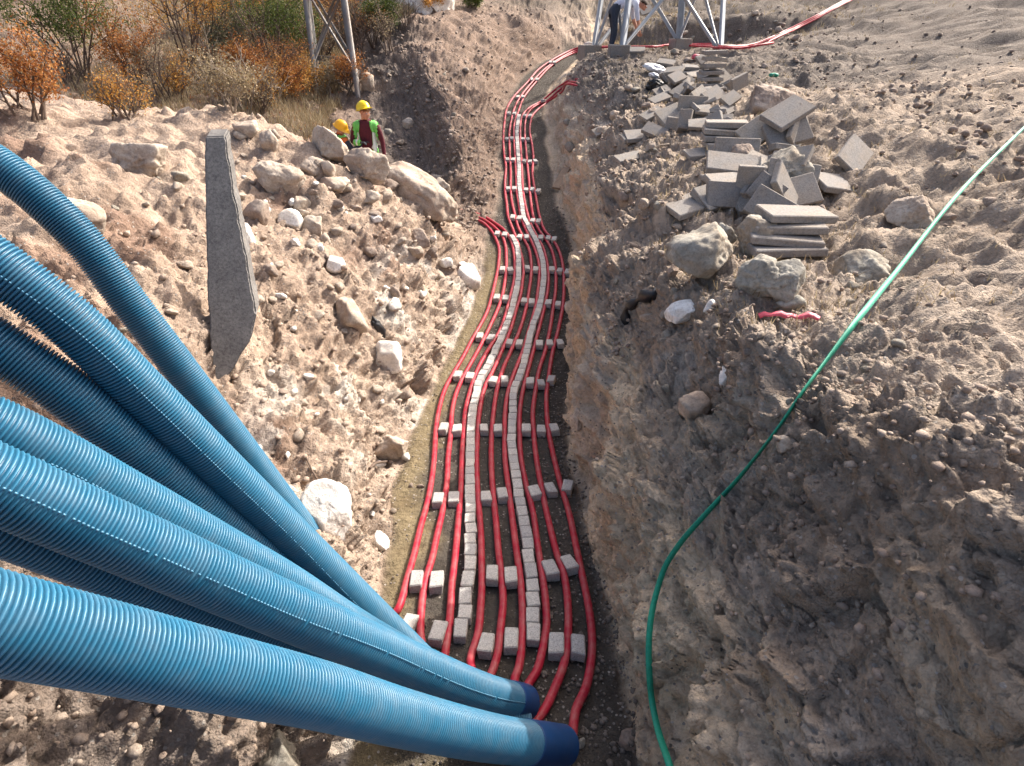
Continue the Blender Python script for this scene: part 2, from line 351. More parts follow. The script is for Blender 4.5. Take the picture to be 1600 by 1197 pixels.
disp = (bank * (1 - 0.55 * rnear) * (0.13 * d_big + 0.062 * d_mid + 0.05 * (ridg - 0.6)) + rub * farrub * (0.5 * sA + 0.55 * sB) + (rub * 0.9 + 0.12) * sC
        + bank * 0.014 * d_fin + nearb * (0.5 * fD + 0.006 * d_vf) + bank * farrub * (fmask * (0.42 * fA + 0.55 * fB) + 0.5 * fC) + rightwall * (0.05 * fbm(P0 * np.array([2.2, 2.2, 7.0]), 4, 121) + 0.25 * sB)
        + rnear * 0.06 * (1 - np.abs(fbm(P0 @ np.array([[1.2, 3.0, 0], [2.6, -1.4, 0], [0.5, 2.0, 3.0]]), 4, 141)))
        + infl * (0.012 * d_mid + 0.006 * d_fin))
disp *= np.where(YY > 24, 1.0 + (YY - 24) * 0.05, 1.0)
# calm the strips next to the floor edge so the floor outline stays
disp *= 0.35 + 0.65 * np.clip(np.minimum(np.abs(U - 6), np.abs(U - 7)) * 3 + infl * 0.6, 0, 1)
Nd = Nn + np.array([0, 0, 0.35]); Nd /= np.linalg.norm(Nd, axis=1, keepdims=True)
PV = P0 + Nd * disp[:, None]
GV = PV.reshape(nr, nc, 3)

# soil colours, by kind of soil; the near left also carries painted shade
def band(a, b, x, w): return sstep(a - w, a + w, x) * (1 - sstep(b - w, b + w, x))
C_ = np.zeros((len(P0), 3))
def lay(col, w): 
    global C_
    w = np.clip(w, 0, 1)[:, None]; C_ = C_ * (1 - w) + np.array(col) * w
wob = 0.35 * d_big + 0.25 * d_mid
lay((0.385, 0.298, 0.232), np.ones(len(P0)))                                     # pinkish beige spoil
lay((0.225, 0.165, 0.128), (1 - sstep(5.9, 6.1, U)) * sstep(10.0, 11.0, YY + wob))            # browner spoil beyond the side trench
lay((0.165, 0.135, 0.115), sstep(2, 2.8, U) * (1 - sstep(3.1, 4.2, U + wob)) * sstep(10.4, 11.4, YY) * (1 - sstep(20, 24, YY)))   # dark loose soil
lay((0.60, 0.475, 0.34), sstep(6.9, 7.05, U) * (1 - sstep(8.1, 8.5, U + wob)))        # tan cut face
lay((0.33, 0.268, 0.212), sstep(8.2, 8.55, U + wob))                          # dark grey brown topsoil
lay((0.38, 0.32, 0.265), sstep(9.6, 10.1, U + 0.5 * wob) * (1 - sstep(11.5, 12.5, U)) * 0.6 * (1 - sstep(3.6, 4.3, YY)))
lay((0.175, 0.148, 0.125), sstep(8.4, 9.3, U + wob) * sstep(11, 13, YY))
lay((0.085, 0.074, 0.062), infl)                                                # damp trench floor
lay((0.225, 0.18, 0.108), infl * (1 - sstep(6.18, 6.32, U + 0.06 * d_mid)) * (1 - sstep(9, 11, YY)))   # strip of olive sand on the left
tanz = sstep(-0.05, 0.4, fbm(P0 * np.array([1.3, .8, 1.0]) + 60, 3, 260)) * band(8.0, 9.5, U, .3) * (1 - sstep(2.2, 3.2, YY))
lay((0.52, 0.42, 0.31), tanz * 0.8)
red = sstep(0.15, 0.75, fbm(P0 * 1.15 + 40, 3, 200)) * (1 - sstep(5.8, 6, U))
lay((0.21, 0.135, 0.10), red * 0.75 * (1 - sstep(9.5, 10.5, YY)))               # reddish brown earth pockets
chk = sstep(0.0, 0.4, fbm(P0 * 1.7 + 80, 3, 220)) * (1 - sstep(5.95, 6.05, U)) * sstep(3.4, 4.6, U) * (1 - sstep(9, 10, YY))
lay((0.68, 0.63, 0.56), chk * 0.8)                                              # chalky pockets
chr_ = sstep(0.3, 0.62, fbm(P0 * 2.1 + 120, 3, 240)) * sstep(6.98, 7.1, U) * (1 - sstep(9, 10, U))
lay((0.46, 0.40, 0.34), chr_ * 0.55)
# slope behind
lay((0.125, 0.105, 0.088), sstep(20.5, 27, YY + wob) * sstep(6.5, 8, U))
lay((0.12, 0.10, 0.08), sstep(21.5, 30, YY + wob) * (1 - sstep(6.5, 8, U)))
lay((0.46, 0.372, 0.298), sstep(4.2, 5.0, U) * (1 - sstep(5.9, 6.0, U)) * (1 - sstep(7, 9, YY)) * 0.6)
lay((0.25, 0.20, 0.165), (1 - sstep(1.9, 2.7, YY + wob)) * (1 - sstep(5.6, 6, U)) * 0.9)  # deep shade below the near pipes, painted as darker ground
stn = np.clip((sB / 0.06), 0, 1) * rub
tone = _h(np.floor(P0[:, 0] / 0.22).astype(np.int64), np.floor(P0[:, 1] / 0.22).astype(np.int64), np.floor(P0[:, 2] / 0.22).astype(np.int64), 5)
C_ = C_ * (1 + (stn * (0.05 + 0.35 * tone))[:, None])
C_ = np.clip(C_, 0.02, 0.85)

cut = [0, int(np.argmin(np.abs(uu - 6))), int(np.argmin(np.abs(uu - 7))), nc - 1]
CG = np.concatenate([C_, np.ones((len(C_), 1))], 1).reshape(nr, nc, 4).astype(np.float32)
def ground_piece(name, c0, c1):
    V = GV[:, c0:c1 + 1].reshape(-1, 3); w = c1 - c0 + 1
    a = (np.arange(nr - 1)[:, None] * w + np.arange(w - 1)[None, :]).ravel()
    F = np.stack([a, a + 1, a + w + 1, a + w], 1)
    me = mesh_np(name, V, F)
    ca = me.color_attributes.new('soil', 'FLOAT_COLOR', 'POINT')
    ca.data.foreach_set('color', CG[:, c0:c1 + 1].reshape(-1))
    return tag(link(name, me, None, [M['soil']], True), kind='structure')
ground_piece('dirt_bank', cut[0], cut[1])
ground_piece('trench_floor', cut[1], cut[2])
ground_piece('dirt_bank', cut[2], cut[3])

# coarse copy of the ground for placing things on it
g2 = GV[::2, ::2]; r2, c2 = g2.shape[:2]
a = (np.arange(r2 - 1)[:, None] * c2 + np.arange(c2 - 1)[None, :]).ravel()
BVH = BVHTree.FromPolygons([tuple(v) for v in g2.reshape(-1, 3).tolist()], np.stack([a, a + 1, a + c2 + 1, a + c2], 1).tolist())
def hit(px, py):
    d = ray(px, py); L = d.length
    loc, nrm, i, dist = BVH.ray_cast(Vector((0, 0, 0)), d / L, 500)
    if loc is None: return at(px, py, 30), Vector((0, 0, 1)), 30
    return loc, nrm, dist / L
def drop(x, y, z0=30):
    loc, nrm, i, dist = BVH.ray_cast(Vector((x, y, z0)), Vector((0, 0, -1)), 500)
    return (loc, nrm) if loc else (Vector((x, y, 0)), Vector((0, 0, 1)))
def on_floor(px, py, h=0.0):
    """point h above the trench floor seen at a pixel of the survey photograph"""
    d = ray(px, py); lo, hi = 0.3, 40.0
    f = lambda t: d.z * t - (floor_z(d.y * t) + h)
    t = lo
    while t < hi and f(t) > 0: t *= 1.01
    lo = t / 1.01
    for _ in range(30):
        m_ = (lo + t) / 2
        if f(m_) > 0: lo = m_
        else: t = m_
    return d * t
# ------------------------------------------------------------------ more materials
M['block'] = simple('cast_concrete', (0.49, 0.475, 0.45), 0.92, var=0.18, scale=30, bstr=0.6, bdist=0.006, dust=(0.30, 0.245, 0.2, 0.5), dusts=9, spec=0.15)
def speckle(m, scale, amount=0.6):
    nt = m.node_tree; b = nt.nodes['Principled BSDF']; L = nt.links
    src = b.inputs['Base Color'].links[0].from_socket
    oi = N(nt, 'ShaderNodeObjectInfo')
    v = N(nt, 'ShaderNodeVectorMath', operation='ADD'); L.new(coord(nt), v.inputs[0]); L.new(oi.outputs['Location'], v.inputs[1])
    t = noise_tex(nt, v.outputs[0], scale, 3, 0.8)
    r = ramp(nt, [(0.36, (0.45, 0.45, 0.45)), (0.5, (1, 1, 1)), (0.66, (1.3, 1.3, 1.3))]); L.new(t, r.inputs[0])
    rr = ramp(nt, [(0, (0.82, 0.82, 0.84)), (1, (1.14, 1.12, 1.08))]); L.new(oi.outputs['Random'], rr.inputs[0])
    c = mixc(nt, src, r.outputs[0], amount, 'MULTIPLY')
    c = mixc(nt, c, rr.outputs[0], 0.9, 'MULTIPLY')
    L.new(c, b.inputs['Base Color'])
speckle(M['block'], 120, 0.75)
M['slab'] = simple('slab_concrete', (0.262, 0.246, 0.228), 0.9, var=0.14, scale=9, bstr=0.4, bdist=0.005, dust=(0.25, 0.195, 0.14, 0.7), dusts=5, spec=0.2)
speckle(M['slab'], 60, 0.5)
M['cable'] = simple('red_sheath', (0.38, 0.010, 0.032), 0.46, var=0.18, scale=5, bstr=0.2, bdist=0.004, dust=(0.42, 0.20, 0.17, 0.55), dusts=12, spec=0.28)
M['pipe'] = simple('blue_plastic', (0.022, 0.137, 0.235), 0.42, var=0.08, scale=4, bstr=0.05, bdist=0.001, dust=(0.30, 0.28, 0.25, 0.16), dusts=14, spec=0.5)
M['collar'] = simple('dark_blue_plastic', (0.006, 0.05, 0.17), 0.42, var=0.2, scale=6, bstr=0.05, bdist=0.001, dust=(0.1, 0.12, 0.16, 0.2), dusts=14)
# groove shade painted into the rib colour: grooves darkened, crests left plain
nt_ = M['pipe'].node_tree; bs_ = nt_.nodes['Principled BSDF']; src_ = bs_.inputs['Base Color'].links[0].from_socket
att_ = N(nt_, 'ShaderNodeAttribute', attribute_name='rib_shade')
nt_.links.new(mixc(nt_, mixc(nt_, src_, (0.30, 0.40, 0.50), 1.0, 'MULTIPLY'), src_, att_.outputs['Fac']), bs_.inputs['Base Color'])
M['seam'] = simple('seam_plastic', (0.075, 0.22, 0.34), 0.4, bstr=0, var=0.1)  # paler than the pipe: glints along the seam painted into its colour
M['steel'] = simple('galvanised_steel', (0.36, 0.38, 0.40), 0.55, metal=0.35, var=0.15, scale=6, bstr=0.1, dust=(0.3, 0.27, 0.24, 0.5), dusts=2)
M['old_steel'] = simple('weathered_steel', (0.22, 0.21, 0.20), 0.7, metal=0.25, var=0.25, scale=5, bstr=0.15, dust=(0.2, 0.13, 0.09, 0.6), dusts=3)
M['green'] = simple('green_webbing', (0.012, 0.27, 0.17), 0.55, var=0.2, scale=60, bstr=0.3, bdist=0.002)
M['black'] = simple('black_plastic', (0.018, 0.018, 0.02), 0.45, var=0.3, scale=12, bstr=0.3, bdist=0.01)
M['bag'] = simple('white_film', (0.62, 0.62, 0.64), 0.35, var=0.1, scale=12, bstr=0.4, bdist=0.02)
M['pink'] = simple('pink_tape', (0.62, 0.10, 0.14), 0.5, var=0.2, scale=12, bstr=0.2)
M['yellow'] = simple('yellow_scrap', (0.6, 0.42, 0.03), 0.6, var=0.2)
M['timber'] = simple('old_timber', (0.27, 0.19, 0.13), 0.85, var=0.3, scale=14, bstr=0.5, bdist=0.01)
M['bark'] = simple('twig_bark', (0.115, 0.082, 0.062), 0.9, var=0.3, scale=20, bstr=0.3)
M['pale_twig'] = simple('pale_twig', (0.27, 0.22, 0.17), 0.9, var=0.3, scale=20, bstr=0.2)
def leaf_mat(name, a, b_, c_):
    m, nt, b = mat(name); L = nt.links
    g = N(nt, 'ShaderNodeNewGeometry')
    r = ramp(nt, [(0.0, a), (0.5, b_), (1.0, c_)]); L.new(g.outputs['Random Per Island'], r.inputs[0])
    L.new(r.outputs[0], b.inputs['Base Color']); b.inputs['Roughness'].default_value = 0.65
    b.inputs['Specular IOR Level'].default_value = 0.25
    tr = N(nt, 'ShaderNodeBsdfTranslucent'); L.new(r.outputs[0], tr.inputs['Color'])
    mx = N(nt, 'ShaderNodeMixShader'); mx.inputs[0].default_value = 0.3
    L.new(b.outputs[0], mx.inputs[1]); L.new(tr.outputs[0], mx.inputs[2])
    L.new(mx.outputs[0], nt.nodes['Material Output'].inputs['Surface']); return m
M['rust_leaf'] = leaf_mat('rust_leaves', (0.20, 0.065, 0.022), (0.36, 0.14, 0.04), (0.48, 0.24, 0.07))
M['orange_leaf'] = leaf_mat('orange_leaves', (0.30, 0.12, 0.025), (0.50, 0.24, 0.05), (0.55, 0.36, 0.1))
M['green_leaf'] = leaf_mat('olive_leaves', (0.03, 0.05, 0.012), (0.075, 0.11, 0.022), (0.15, 0.18, 0.04))
M['grey_leaf'] = leaf_mat('grey_green_leaves', (0.09, 0.10, 0.06), (0.15, 0.155, 0.09), (0.2, 0.17, 0.1))
M['straw'] = leaf_mat('dry_grass_blades', (0.16, 0.115, 0.065), (0.30, 0.235, 0.14), (0.42, 0.35, 0.22))

# ------------------------------------------------------------------ tubes, boxes, bars
def smooth_path(pts, step):
    P = np.array([tuple(p) for p in pts], float)
    d = np.r_[0, np.cumsum(np.linalg.norm(np.diff(P, axis=0), axis=1))]
    n = max(4, int(d[-1] / step))
    # centripetal style hermite through the points
    m = np.gradient(P, d, axis=0)
    x = np.linspace(0, d[-1], n + 1); i = np.clip(np.searchsorted(d, x) - 1, 0, len(d) - 2)
    h = (d[i + 1] - d[i])[:, None]; t = (x - d[i])[:, None] / h
    return ((2*t**3-3*t**2+1)*P[i] + (t**3-2*t**2+t)*h*m[i] + (-2*t**3+3*t**2)*P[i+1] + (t**3-t**2)*h*m[i+1])
def frames(Q):
    T = np.gradient(Q, axis=0); T /= np.linalg.norm(T, axis=1, keepdims=True) + 1e-9
    up = np.array([0, 0, 1.0]); B = np.cross(T, up)
    bad = np.linalg.norm(B, axis=1) < 0.05; B[bad] = np.cross(T[bad], [0, 1.0, 0])
    B /= np.linalg.norm(B, axis=1, keepdims=True); Nn_ = np.cross(B, T)
    return T, Nn_, B
def tube_data(Q, rad, k, caps=True):
    Q = np.asarray(Q, float); n = len(Q); rad = np.broadcast_to(np.asarray(rad, float), (n,))
    T, A, B = frames(Q); ang = np.arange(k) * 2 * np.pi / k
    V = Q[:, None] + rad[:, None, None] * (np.cos(ang)[None, :, None] * A[:, None] + np.sin(ang)[None, :, None] * B[:, None])
    i = np.arange(n - 1)[:, None] * k; j = np.arange(k)[None, :]; j2 = (j + 1) % k
    F = np.stack([i + j, i + j2, i + k + j2, i + k + j], -1).reshape(-1, 4)
    V = V.reshape(-1, 3)
    if caps:
        V = np.vstack([V, Q[:1], Q[-1:]]); a, b = len(V) - 2, len(V) - 1
        j = np.arange(k); j2 = (j + 1) % k; e = (n - 1) * k
        F = np.vstack([F, np.stack([np.full(k, a), j2, j, j], -1), np.stack([np.full(k, b), e + j, e + j2, e + j2], -1)])
    return V, F
def quads_mesh(name, V, F):
    """faces given as quads, where a repeated last index means a triangle"""
    F = np.asarray(F); tri = F[:, 2] == F[:, 3]
    me = bpy.data.meshes.new(name); nq, nt_ = int((~tri).sum()), int(tri.sum())
    me.vertices.add(len(V)); me.vertices.foreach_set('co', np.asarray(V, np.float32).ravel())
    idx = np.concatenate([F[~tri].ravel(), F[tri][:, :3].ravel()]).astype(np.int32)
    st = np.concatenate([np.arange(nq) * 4, nq * 4 + np.arange(nt_) * 3]).astype(np.int32)
    me.loops.add(len(idx)); me.loops.foreach_set('vertex_index', idx)
    me.polygons.add(nq + nt_); me.polygons.foreach_set('loop_start', st)
    me.update(calc_edges=True); return me
def join_data(parts):
    Vs, Fs, o = [], [], 0
    for V, F in parts:
        Vs.append(V); Fs.append(np.asarray(F) + o); o += len(V)
    return np.vstack(Vs), np.vstack(Fs)
def tube(name, pts, rad, k=10, step=0.05, parent=None, m=None, raw=False):
    Q = np.array([tuple(p) for p in pts]) if raw else smooth_path(pts, step)
    V, F = tube_data(Q, rad, k)
    return link(name, quads_mesh(name, V, F), parent, [m], True)
def box_data(sx, sy, sz, bev=0.006, jit=0.0, seed=0):
    bm = bmesh.new(); bmesh.ops.create_cube(bm, size=1)
    bmesh.ops.scale(bm, vec=(sx, sy, sz), verts=bm.verts)
    rr = random.Random(seed)
    for v in bm.verts: v.co += Vector((rr.uniform(-1, 1), rr.uniform(-1, 1), rr.uniform(-1, 1))) * jit
    if bev: bmesh.ops.bevel(bm, geom=bm.edges[:], offset=bev, segments=1, affect='EDGES')
    return bm
def box_mesh(name, sx, sy, sz, bev=0.006, jit=0.0, seed=0, m=None):
    me = bm_mesh(name, box_data(sx, sy, sz, bev, jit, seed))
    if m: me.materials.append(m)
    return me
def angle_bar(p, q, w, t, ref):
    """L profile bar from p to q; ref points to the inside of the corner"""
    p, q, ref = Vector(p), Vector(q), Vector(ref)
    d = (q - p).normalized(); a = (ref - d * ref.dot(d)).normalized(); b = d.cross(a).normalized()
    a, b = (a + b).normalized(), (a - b).normalized()
    prof = [(0, 0), (w, 0), (w, t), (t, t), (t, w), (0, w)]
    V = [o + a * x + b * y for o in (p, q) for x, y in prof]
    F = [[i, (i + 1) % 6, 6 + (i + 1) % 6, 6 + i] for i in range(6)]
    F += [[0, 1, 2, 3], [0, 3, 4, 5], [6, 9, 8, 7], [6, 11, 10, 9]]
    return np.array([tuple(v) for v in V]), np.array(F)

# ------------------------------------------------------------------ blue corrugated pipes
PR = 0.09
pipes = {
 'A': ([(351,1052,1.50),(492,1084,1.72),(634,1123,2.05),(776,1154,2.48),(878,1165,2.92)], 'nearest blue corrugated pipe, sunlit on top, its dark smooth end lowest in the trench', 0.34, None),
 'B': ([(351,912,1.86),(492,974,2.10),(634,1035,2.48),(776,1089,2.98),(819,1098,3.2)], 'second nearest blue corrugated pipe, whose dark smooth end sits beside the red cables', 0.15, 58),
 'P2': ([(351,736,2.54),(508,888,2.96),(660,1036,3.43)], 'bright blue corrugated pipe with a white dotted seam, second from the top', 0, 66),
 'P1': ([(351,667,3.45),(560,940,4.15)], 'farthest and thinnest looking blue corrugated pipe, topmost against the pale dirt bank', 0, None),
 'P3': ([(351,817,2.60),(510,950,3.02),(670,1064,3.40)], 'pale scuffed blue corrugated pipe, third from the top, slipping under its neighbour', 0, None),
 'P4': ([(351,862,2.30),(430,905,2.50),(560,985,2.90),(730,1080,3.20)], 'mostly hidden blue pipe with white seam dots, wedged below the third pipe', 0, 78),
 'P6': ([(351,955,2.05),(560,1042,2.50),(700,1092,2.85),(812,1132,3.10)], 'deeply shaded dark blue pipe lying between the two nearest pipes', 0, None),
}
pipe_end = {}
for key, (pp, lab, col_len, seam) in pipes.items():
    W = [at(*p) for p in pp]
    d = (W[0] - W[1]).normalized()
    W = [W[0] + d * (0.8 if key == 'P1' else 0.45)] + W
    e1 = W[0] + Vector((d.x, d.y, d.z * 0.95)) * 0.45
    e2 = e1 + Vector((d.x * 0.45 - 0.12, d.y * 0.40, d.z * 0.36)); e3 = e2 + Vector((-0.9, -0.08, 0.10)); e4 = e3 + Vector((-1.0, -0.1, 0.0)); e5 = e4 + Vector((-0.8, 0, 0.05))
    ext = []
    for e in (e5, e4, e3, e2, e1):
        g = drop(e.x, e.y)[0].z + PR * 1.05
        ext.append(Vector((e.x, e.y, max(e.z, g) if e is not e5 and e is not e4 else g)))
    Q = smooth_path(ext + W, 0.0126 / 6)
    n = len(Q)
    prof = np.array([0.935, 0.99, 1.0, 0.985, 0.92, 0.80])[np.arange(n) % 6]
    rad = PR * prof
    nc_ = int(col_len / (0.0126 / 6))
    body = Q[:n - nc_] if nc_ else Q
    V, F = tube_data(body, rad[:len(body)], 22)
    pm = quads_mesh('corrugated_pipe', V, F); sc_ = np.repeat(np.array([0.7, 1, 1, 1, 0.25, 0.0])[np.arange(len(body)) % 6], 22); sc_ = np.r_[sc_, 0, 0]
    ca = pm.color_attributes.new('rib_shade', 'FLOAT_COLOR', 'POINT'); ca.data.foreach_set('color', np.repeat(sc_[:, None], 4, 1).astype(np.float32).ravel())  # per-ring mask for the painted groove shade
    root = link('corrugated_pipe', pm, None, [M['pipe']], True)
    tag(root, lab, 'pipe', 'blue corrugated pipes lying across the bank into the trench')
    dirv = Vector(Q[-1] - Q[-8]).normalized()
    pipe_end[key] = (Vector(Q[-1]), dirv)
    if nc_:
        q = Q[n - nc_ - 6:]
        outer = tube_data(q, PR * 1.035, 36, caps=False)
        inner = tube_data(q, PR * 0.93, 36, caps=False)
        Vc, Fc = join_data([outer, (inner[0], inner[1][:, ::-1])])
        k = 36; no = len(q) * k; j = np.arange(k); j2 = (j + 1) % k
        rims = []
        for base in (0, (len(q) - 1) * k):
            f = np.stack([base + j, base + j2, no + base + j2, no + base + j], -1); rims.append(f if base else f[:, ::-1])
        Vc2, Fc2 = Vc, np.vstack([Fc] + rims)
        c_o = link('pipe_collar', quads_mesh('pipe_collar', Vc2, Fc2), root, [M['collar']], True)
    if seam is not None:
        T, A, B = frames(body); idx = np.arange(1, len(body), 6); idx = idx[rng.random(len(idx)) > 0.12]
        # small mould nibs, one on each rib, on the camera-facing flank
        a_ = R(seam); side = 1
        c0 = body[idx] + (np.cos(a_) * A[idx] + side * np.sin(a_) * B[idx]) * PR * 1.002
        nrm = np.cos(a_) * A[idx] + side * np.sin(a_) * B[idx]; tg = np.cross(T[idx], nrm)
        VV, FF = [], []
        base = np.array([[-1,-1,-1],[1,-1,-1],[1,1,-1],[-1,1,-1],[-1,-1,1],[1,-1,1],[1,1,1],[-1,1,1]]) * np.array([0.0034, 0.0028, 0.0016])
        for b_ in base: VV.append(c0 + T[idx] * b_[0] + tg * b_[1] + nrm * b_[2])
        VV = np.stack(VV, 1).reshape(-1, 3); fb = np.array([[4,5,6,7],[0,1,5,4],[1,2,6,5],[2,3,7,6],[3,0,4,7]])
        FF = (np.arange(len(idx))[:, None, None] * 8 + fb[None]).reshape(-1, 4)
        tag(link('mould_seam', mesh_np('mould_seam', VV, FF), root, [M['seam']]), kind='stuff')

# ------------------------------------------------------------------ red cables
CR = 0.0255
cab_px = [
 [(750.5,346),(766,359),(775,374),(780,390),(779.5,405),(778,420),(774,439),(767,468),(762,485),(750,509),(738,530),(724,557),(707,586),(697,604),(687,635),(681,671),(679,706),(674,752),(667,788),(658,820),(646,870),(636,905),(620,955)],
 [(750.5,341),(770,353),(782.6,366),(789.5,383),(791,400),(791,418),(789,439),(783,468),(779,480),(766,509),(751,540),(730,578),(720,597),(710.5,622),(705.5,650),(704.5,674),(700,716),(698,756),(691,800),(682,840),(674,877),(668,896),(662.5,919),(657.5,966),(657,992)],
 [(750.5,336),(772.6,348),(787.7,359.5),(797.7,375),(802.7,393),(804.6,415),(802.7,441),(796,469),(793,481),(779,521),(764,545),(746,578),(735,610),(727.6,640),(724.5,674),(722.5,705),(720,768),(716,815),(710.5,877),(706,916),(702.6,968),(697,1010)],
 [(896.6,77),(862.8,93.8),(842.7,107.6),(822.7,130),(802.6,151.5),(792,170),(788.5,190),(786.5,215),(788,243),(790.5,260),(789,285),(789.5,303),(791.7,319),(794,339),(801.5,359),(810,382.6),(816,405),(818,423),(816.5,439),(811.5,469),(807.5,481),(797,517.5),(785.5,545),(771,578),(758,604),(750.4,635),(746.5,674),(745,740),(748,790),(751.5,835),(752.5,880),(753,905),(751,950),(746.6,991),(735,1031)],
 [(898,79.5),(872.8,92.6),(850,109),(830,130),(811.4,154),(802.6,172.8),(798.5,190),(796,206),(796,227.6),(797,248),(798,270),(797.7,295),(800.5,319),(805,337.5),(810,356),(819,374),(826.5,390),(830,410),(830,429),(826.5,455),(822,481),(812,516),(800,545),(785.5,578),(777,607),(772.4,635),(768.5,675),(768,730),(771.4,780),(775.5,820),(779.5,868),(784,905),(786,943),(781.6,986),(778,1018),(768,1052)],
 [(896.6,83),(879,91),(860,104),(839,126.4),(820,150),(810,174),(804,192),(803,214),(805,245),(806.5,276.5),(807.7,301.6),(810.7,319),(815,342.5),(824,364),(832.8,382.7),(839.7,401.5),(842.8,420),(841.5,445),(837.5,475),(825,521),(816.4,550),(803,584),(793.6,613.6),(789.5,643),(788.5,677),(789.5,720),(795.5,770),(800.5,810),(808,868),(813,905),(816.6,955),(815.4,1000),(810,1045),(803,1065)],
 [(846.5,157.7),(830,166.5),(819,176.5),(814.5,186),(813,204),(813.4,230),(815,251.5),(816,276.5),(817,295),(820.5,319),(829,349),(839,370),(848,386.4),(854,406.5),(856.6,426.5),(856,451.6),(851,478),(841,517.5),(832.7,550),(824.5,581),(816.4,613.6),(812,643),(811.7,677),(814.5,720),(822.5,760),(832.6,800),(840.5,855),(847,898),(852.6,943),(853.8,977),(848,1013),(837,1052),(824,1073)],
 [(852.7,159),(837.7,165),(825,177),(821.5,187),(820,207.6),(822,235),(824,258),(826.5,283),(828,301.6),(830,319),(835,344),(843,361),(854,376),(861.6,390),(866.6,408),(868.5,428),(868,455),(864.5,480),(858.8,517.5),(851.4,550),(842.5,578),(836.8,610),(832.7,643),(834,677),(839.6,726),(847.6,770),(858.6,820),(871,868),(881,898),(887.6,950),(887.6,991),(882,1034),(866,1077),(850,1110)],
 [(855,160),(840,171.5),(831.4,181.5),(829,191),(827.8,205),(831.5,226.4),(833.4,245),(832,270),(835.3,295),(839.3,319),(844,341),(851.6,361),(864,375),(873,391),(878.5,410),(881,433),(880.4,468),(879,481),(871.8,517.5),(863.6,550),(858,584),(853.9,618.5),(854.7,651),(857.8,678),(866.7,720),(876.7,760),(888.7,800),(901,858),(911,905),(920,950),(925,995),(922.6,1040),(913.6,1079),(902,1103)],
]
cab_lab = ['leftmost red cable, sun bleached pink along the olive sand strip',
 'second red cable from the left, half in sun and half in shade',
 'third red cable from the left, hugging the left divider line of blocks',
 'red cable just right of the left divider line of blocks',
 'middle red cable of the nine, between the two divider lines of blocks',
 'red cable just left of the right divider line of blocks',
 'red cable just right of the right divider line, ending at a pipe collar',
 'second red cable from the right, in the shaded side of the trench',
 'rightmost red cable, curving round into the nearest blue pipe']
bench = [(955,79),(1012,79),(1050,75.5),(1100,76),(1140,79.5),(1160,79.5),(1180,76),(1205,66),(1228,55),(1249,45),(1275,32),(1300,18),(1330,2)]
branch = [(872.8,142.7),(899,130.5),(925,119)]
tail = {0: 'P1', 1: 'P2', 2: 'P3', 3: 'P4', 4: 'P4', 5: 'B', 6: 'B', 7: 'P6', 8: 'A'}
for i, pts in enumerate(cab_px):
    W = []
    for (x, y) in pts: W.append(on_floor(x, y, CR + 0.004))
    if i < 3:                                   # leaves sideways behind the left bank, into the side trench
        w0 = W[0]
        pre = [w0 + Vector((-1.5, 0.45 + 0.06 * i, 0.05)), w0 + Vector((-0.75, 0.32 + 0.05 * i, 0.02)), w0 + Vector((-0.28, 0.16 + 0.03 * i, 0.01))]
        W = pre + W
    elif i < 6:                                 # climbs out of the trench and goes right along the bench
        k = i - 3; pre = []
        for (x, y) in bench:
            h_ = hit(x, y + (k - 1) * (1.6 if x < 1100 else 3.6))[0]; pre.append(h_ + Vector((0, 0, CR + 0.02 * k + 0.05)))
        W = pre[::-1] + W
    else:
        k = i - 6; pre = []
        for q, (x, y) in enumerate(branch):
            h_ = hit(x + k, y + (k - 1) * 5.0)[0]; pre.append(h_ + Vector((0, 0, CR if q < 2 else -0.25)))
        W = pre[::-1] + W
    E, dv = pipe_end[tail[i]]
    off = {3: Vector((0.03, 0, 0.02)), 4: Vector((-0.03, 0, -0.02)), 5: Vector((-0.035, 0, 0.0)), 6: Vector((0.03, 0, 0.02))}.get(i, Vector((0, 0, 0)))
    W += [E + off + dv * 0.07, E + off - dv * 0.06, E + off - dv * 0.28]
    c_o = tube('red_cable', W, CR, 12, 0.045, None, M['cable'])
    tag(c_o, cab_lab[i], 'cable', 'red power cables laid along the trench')

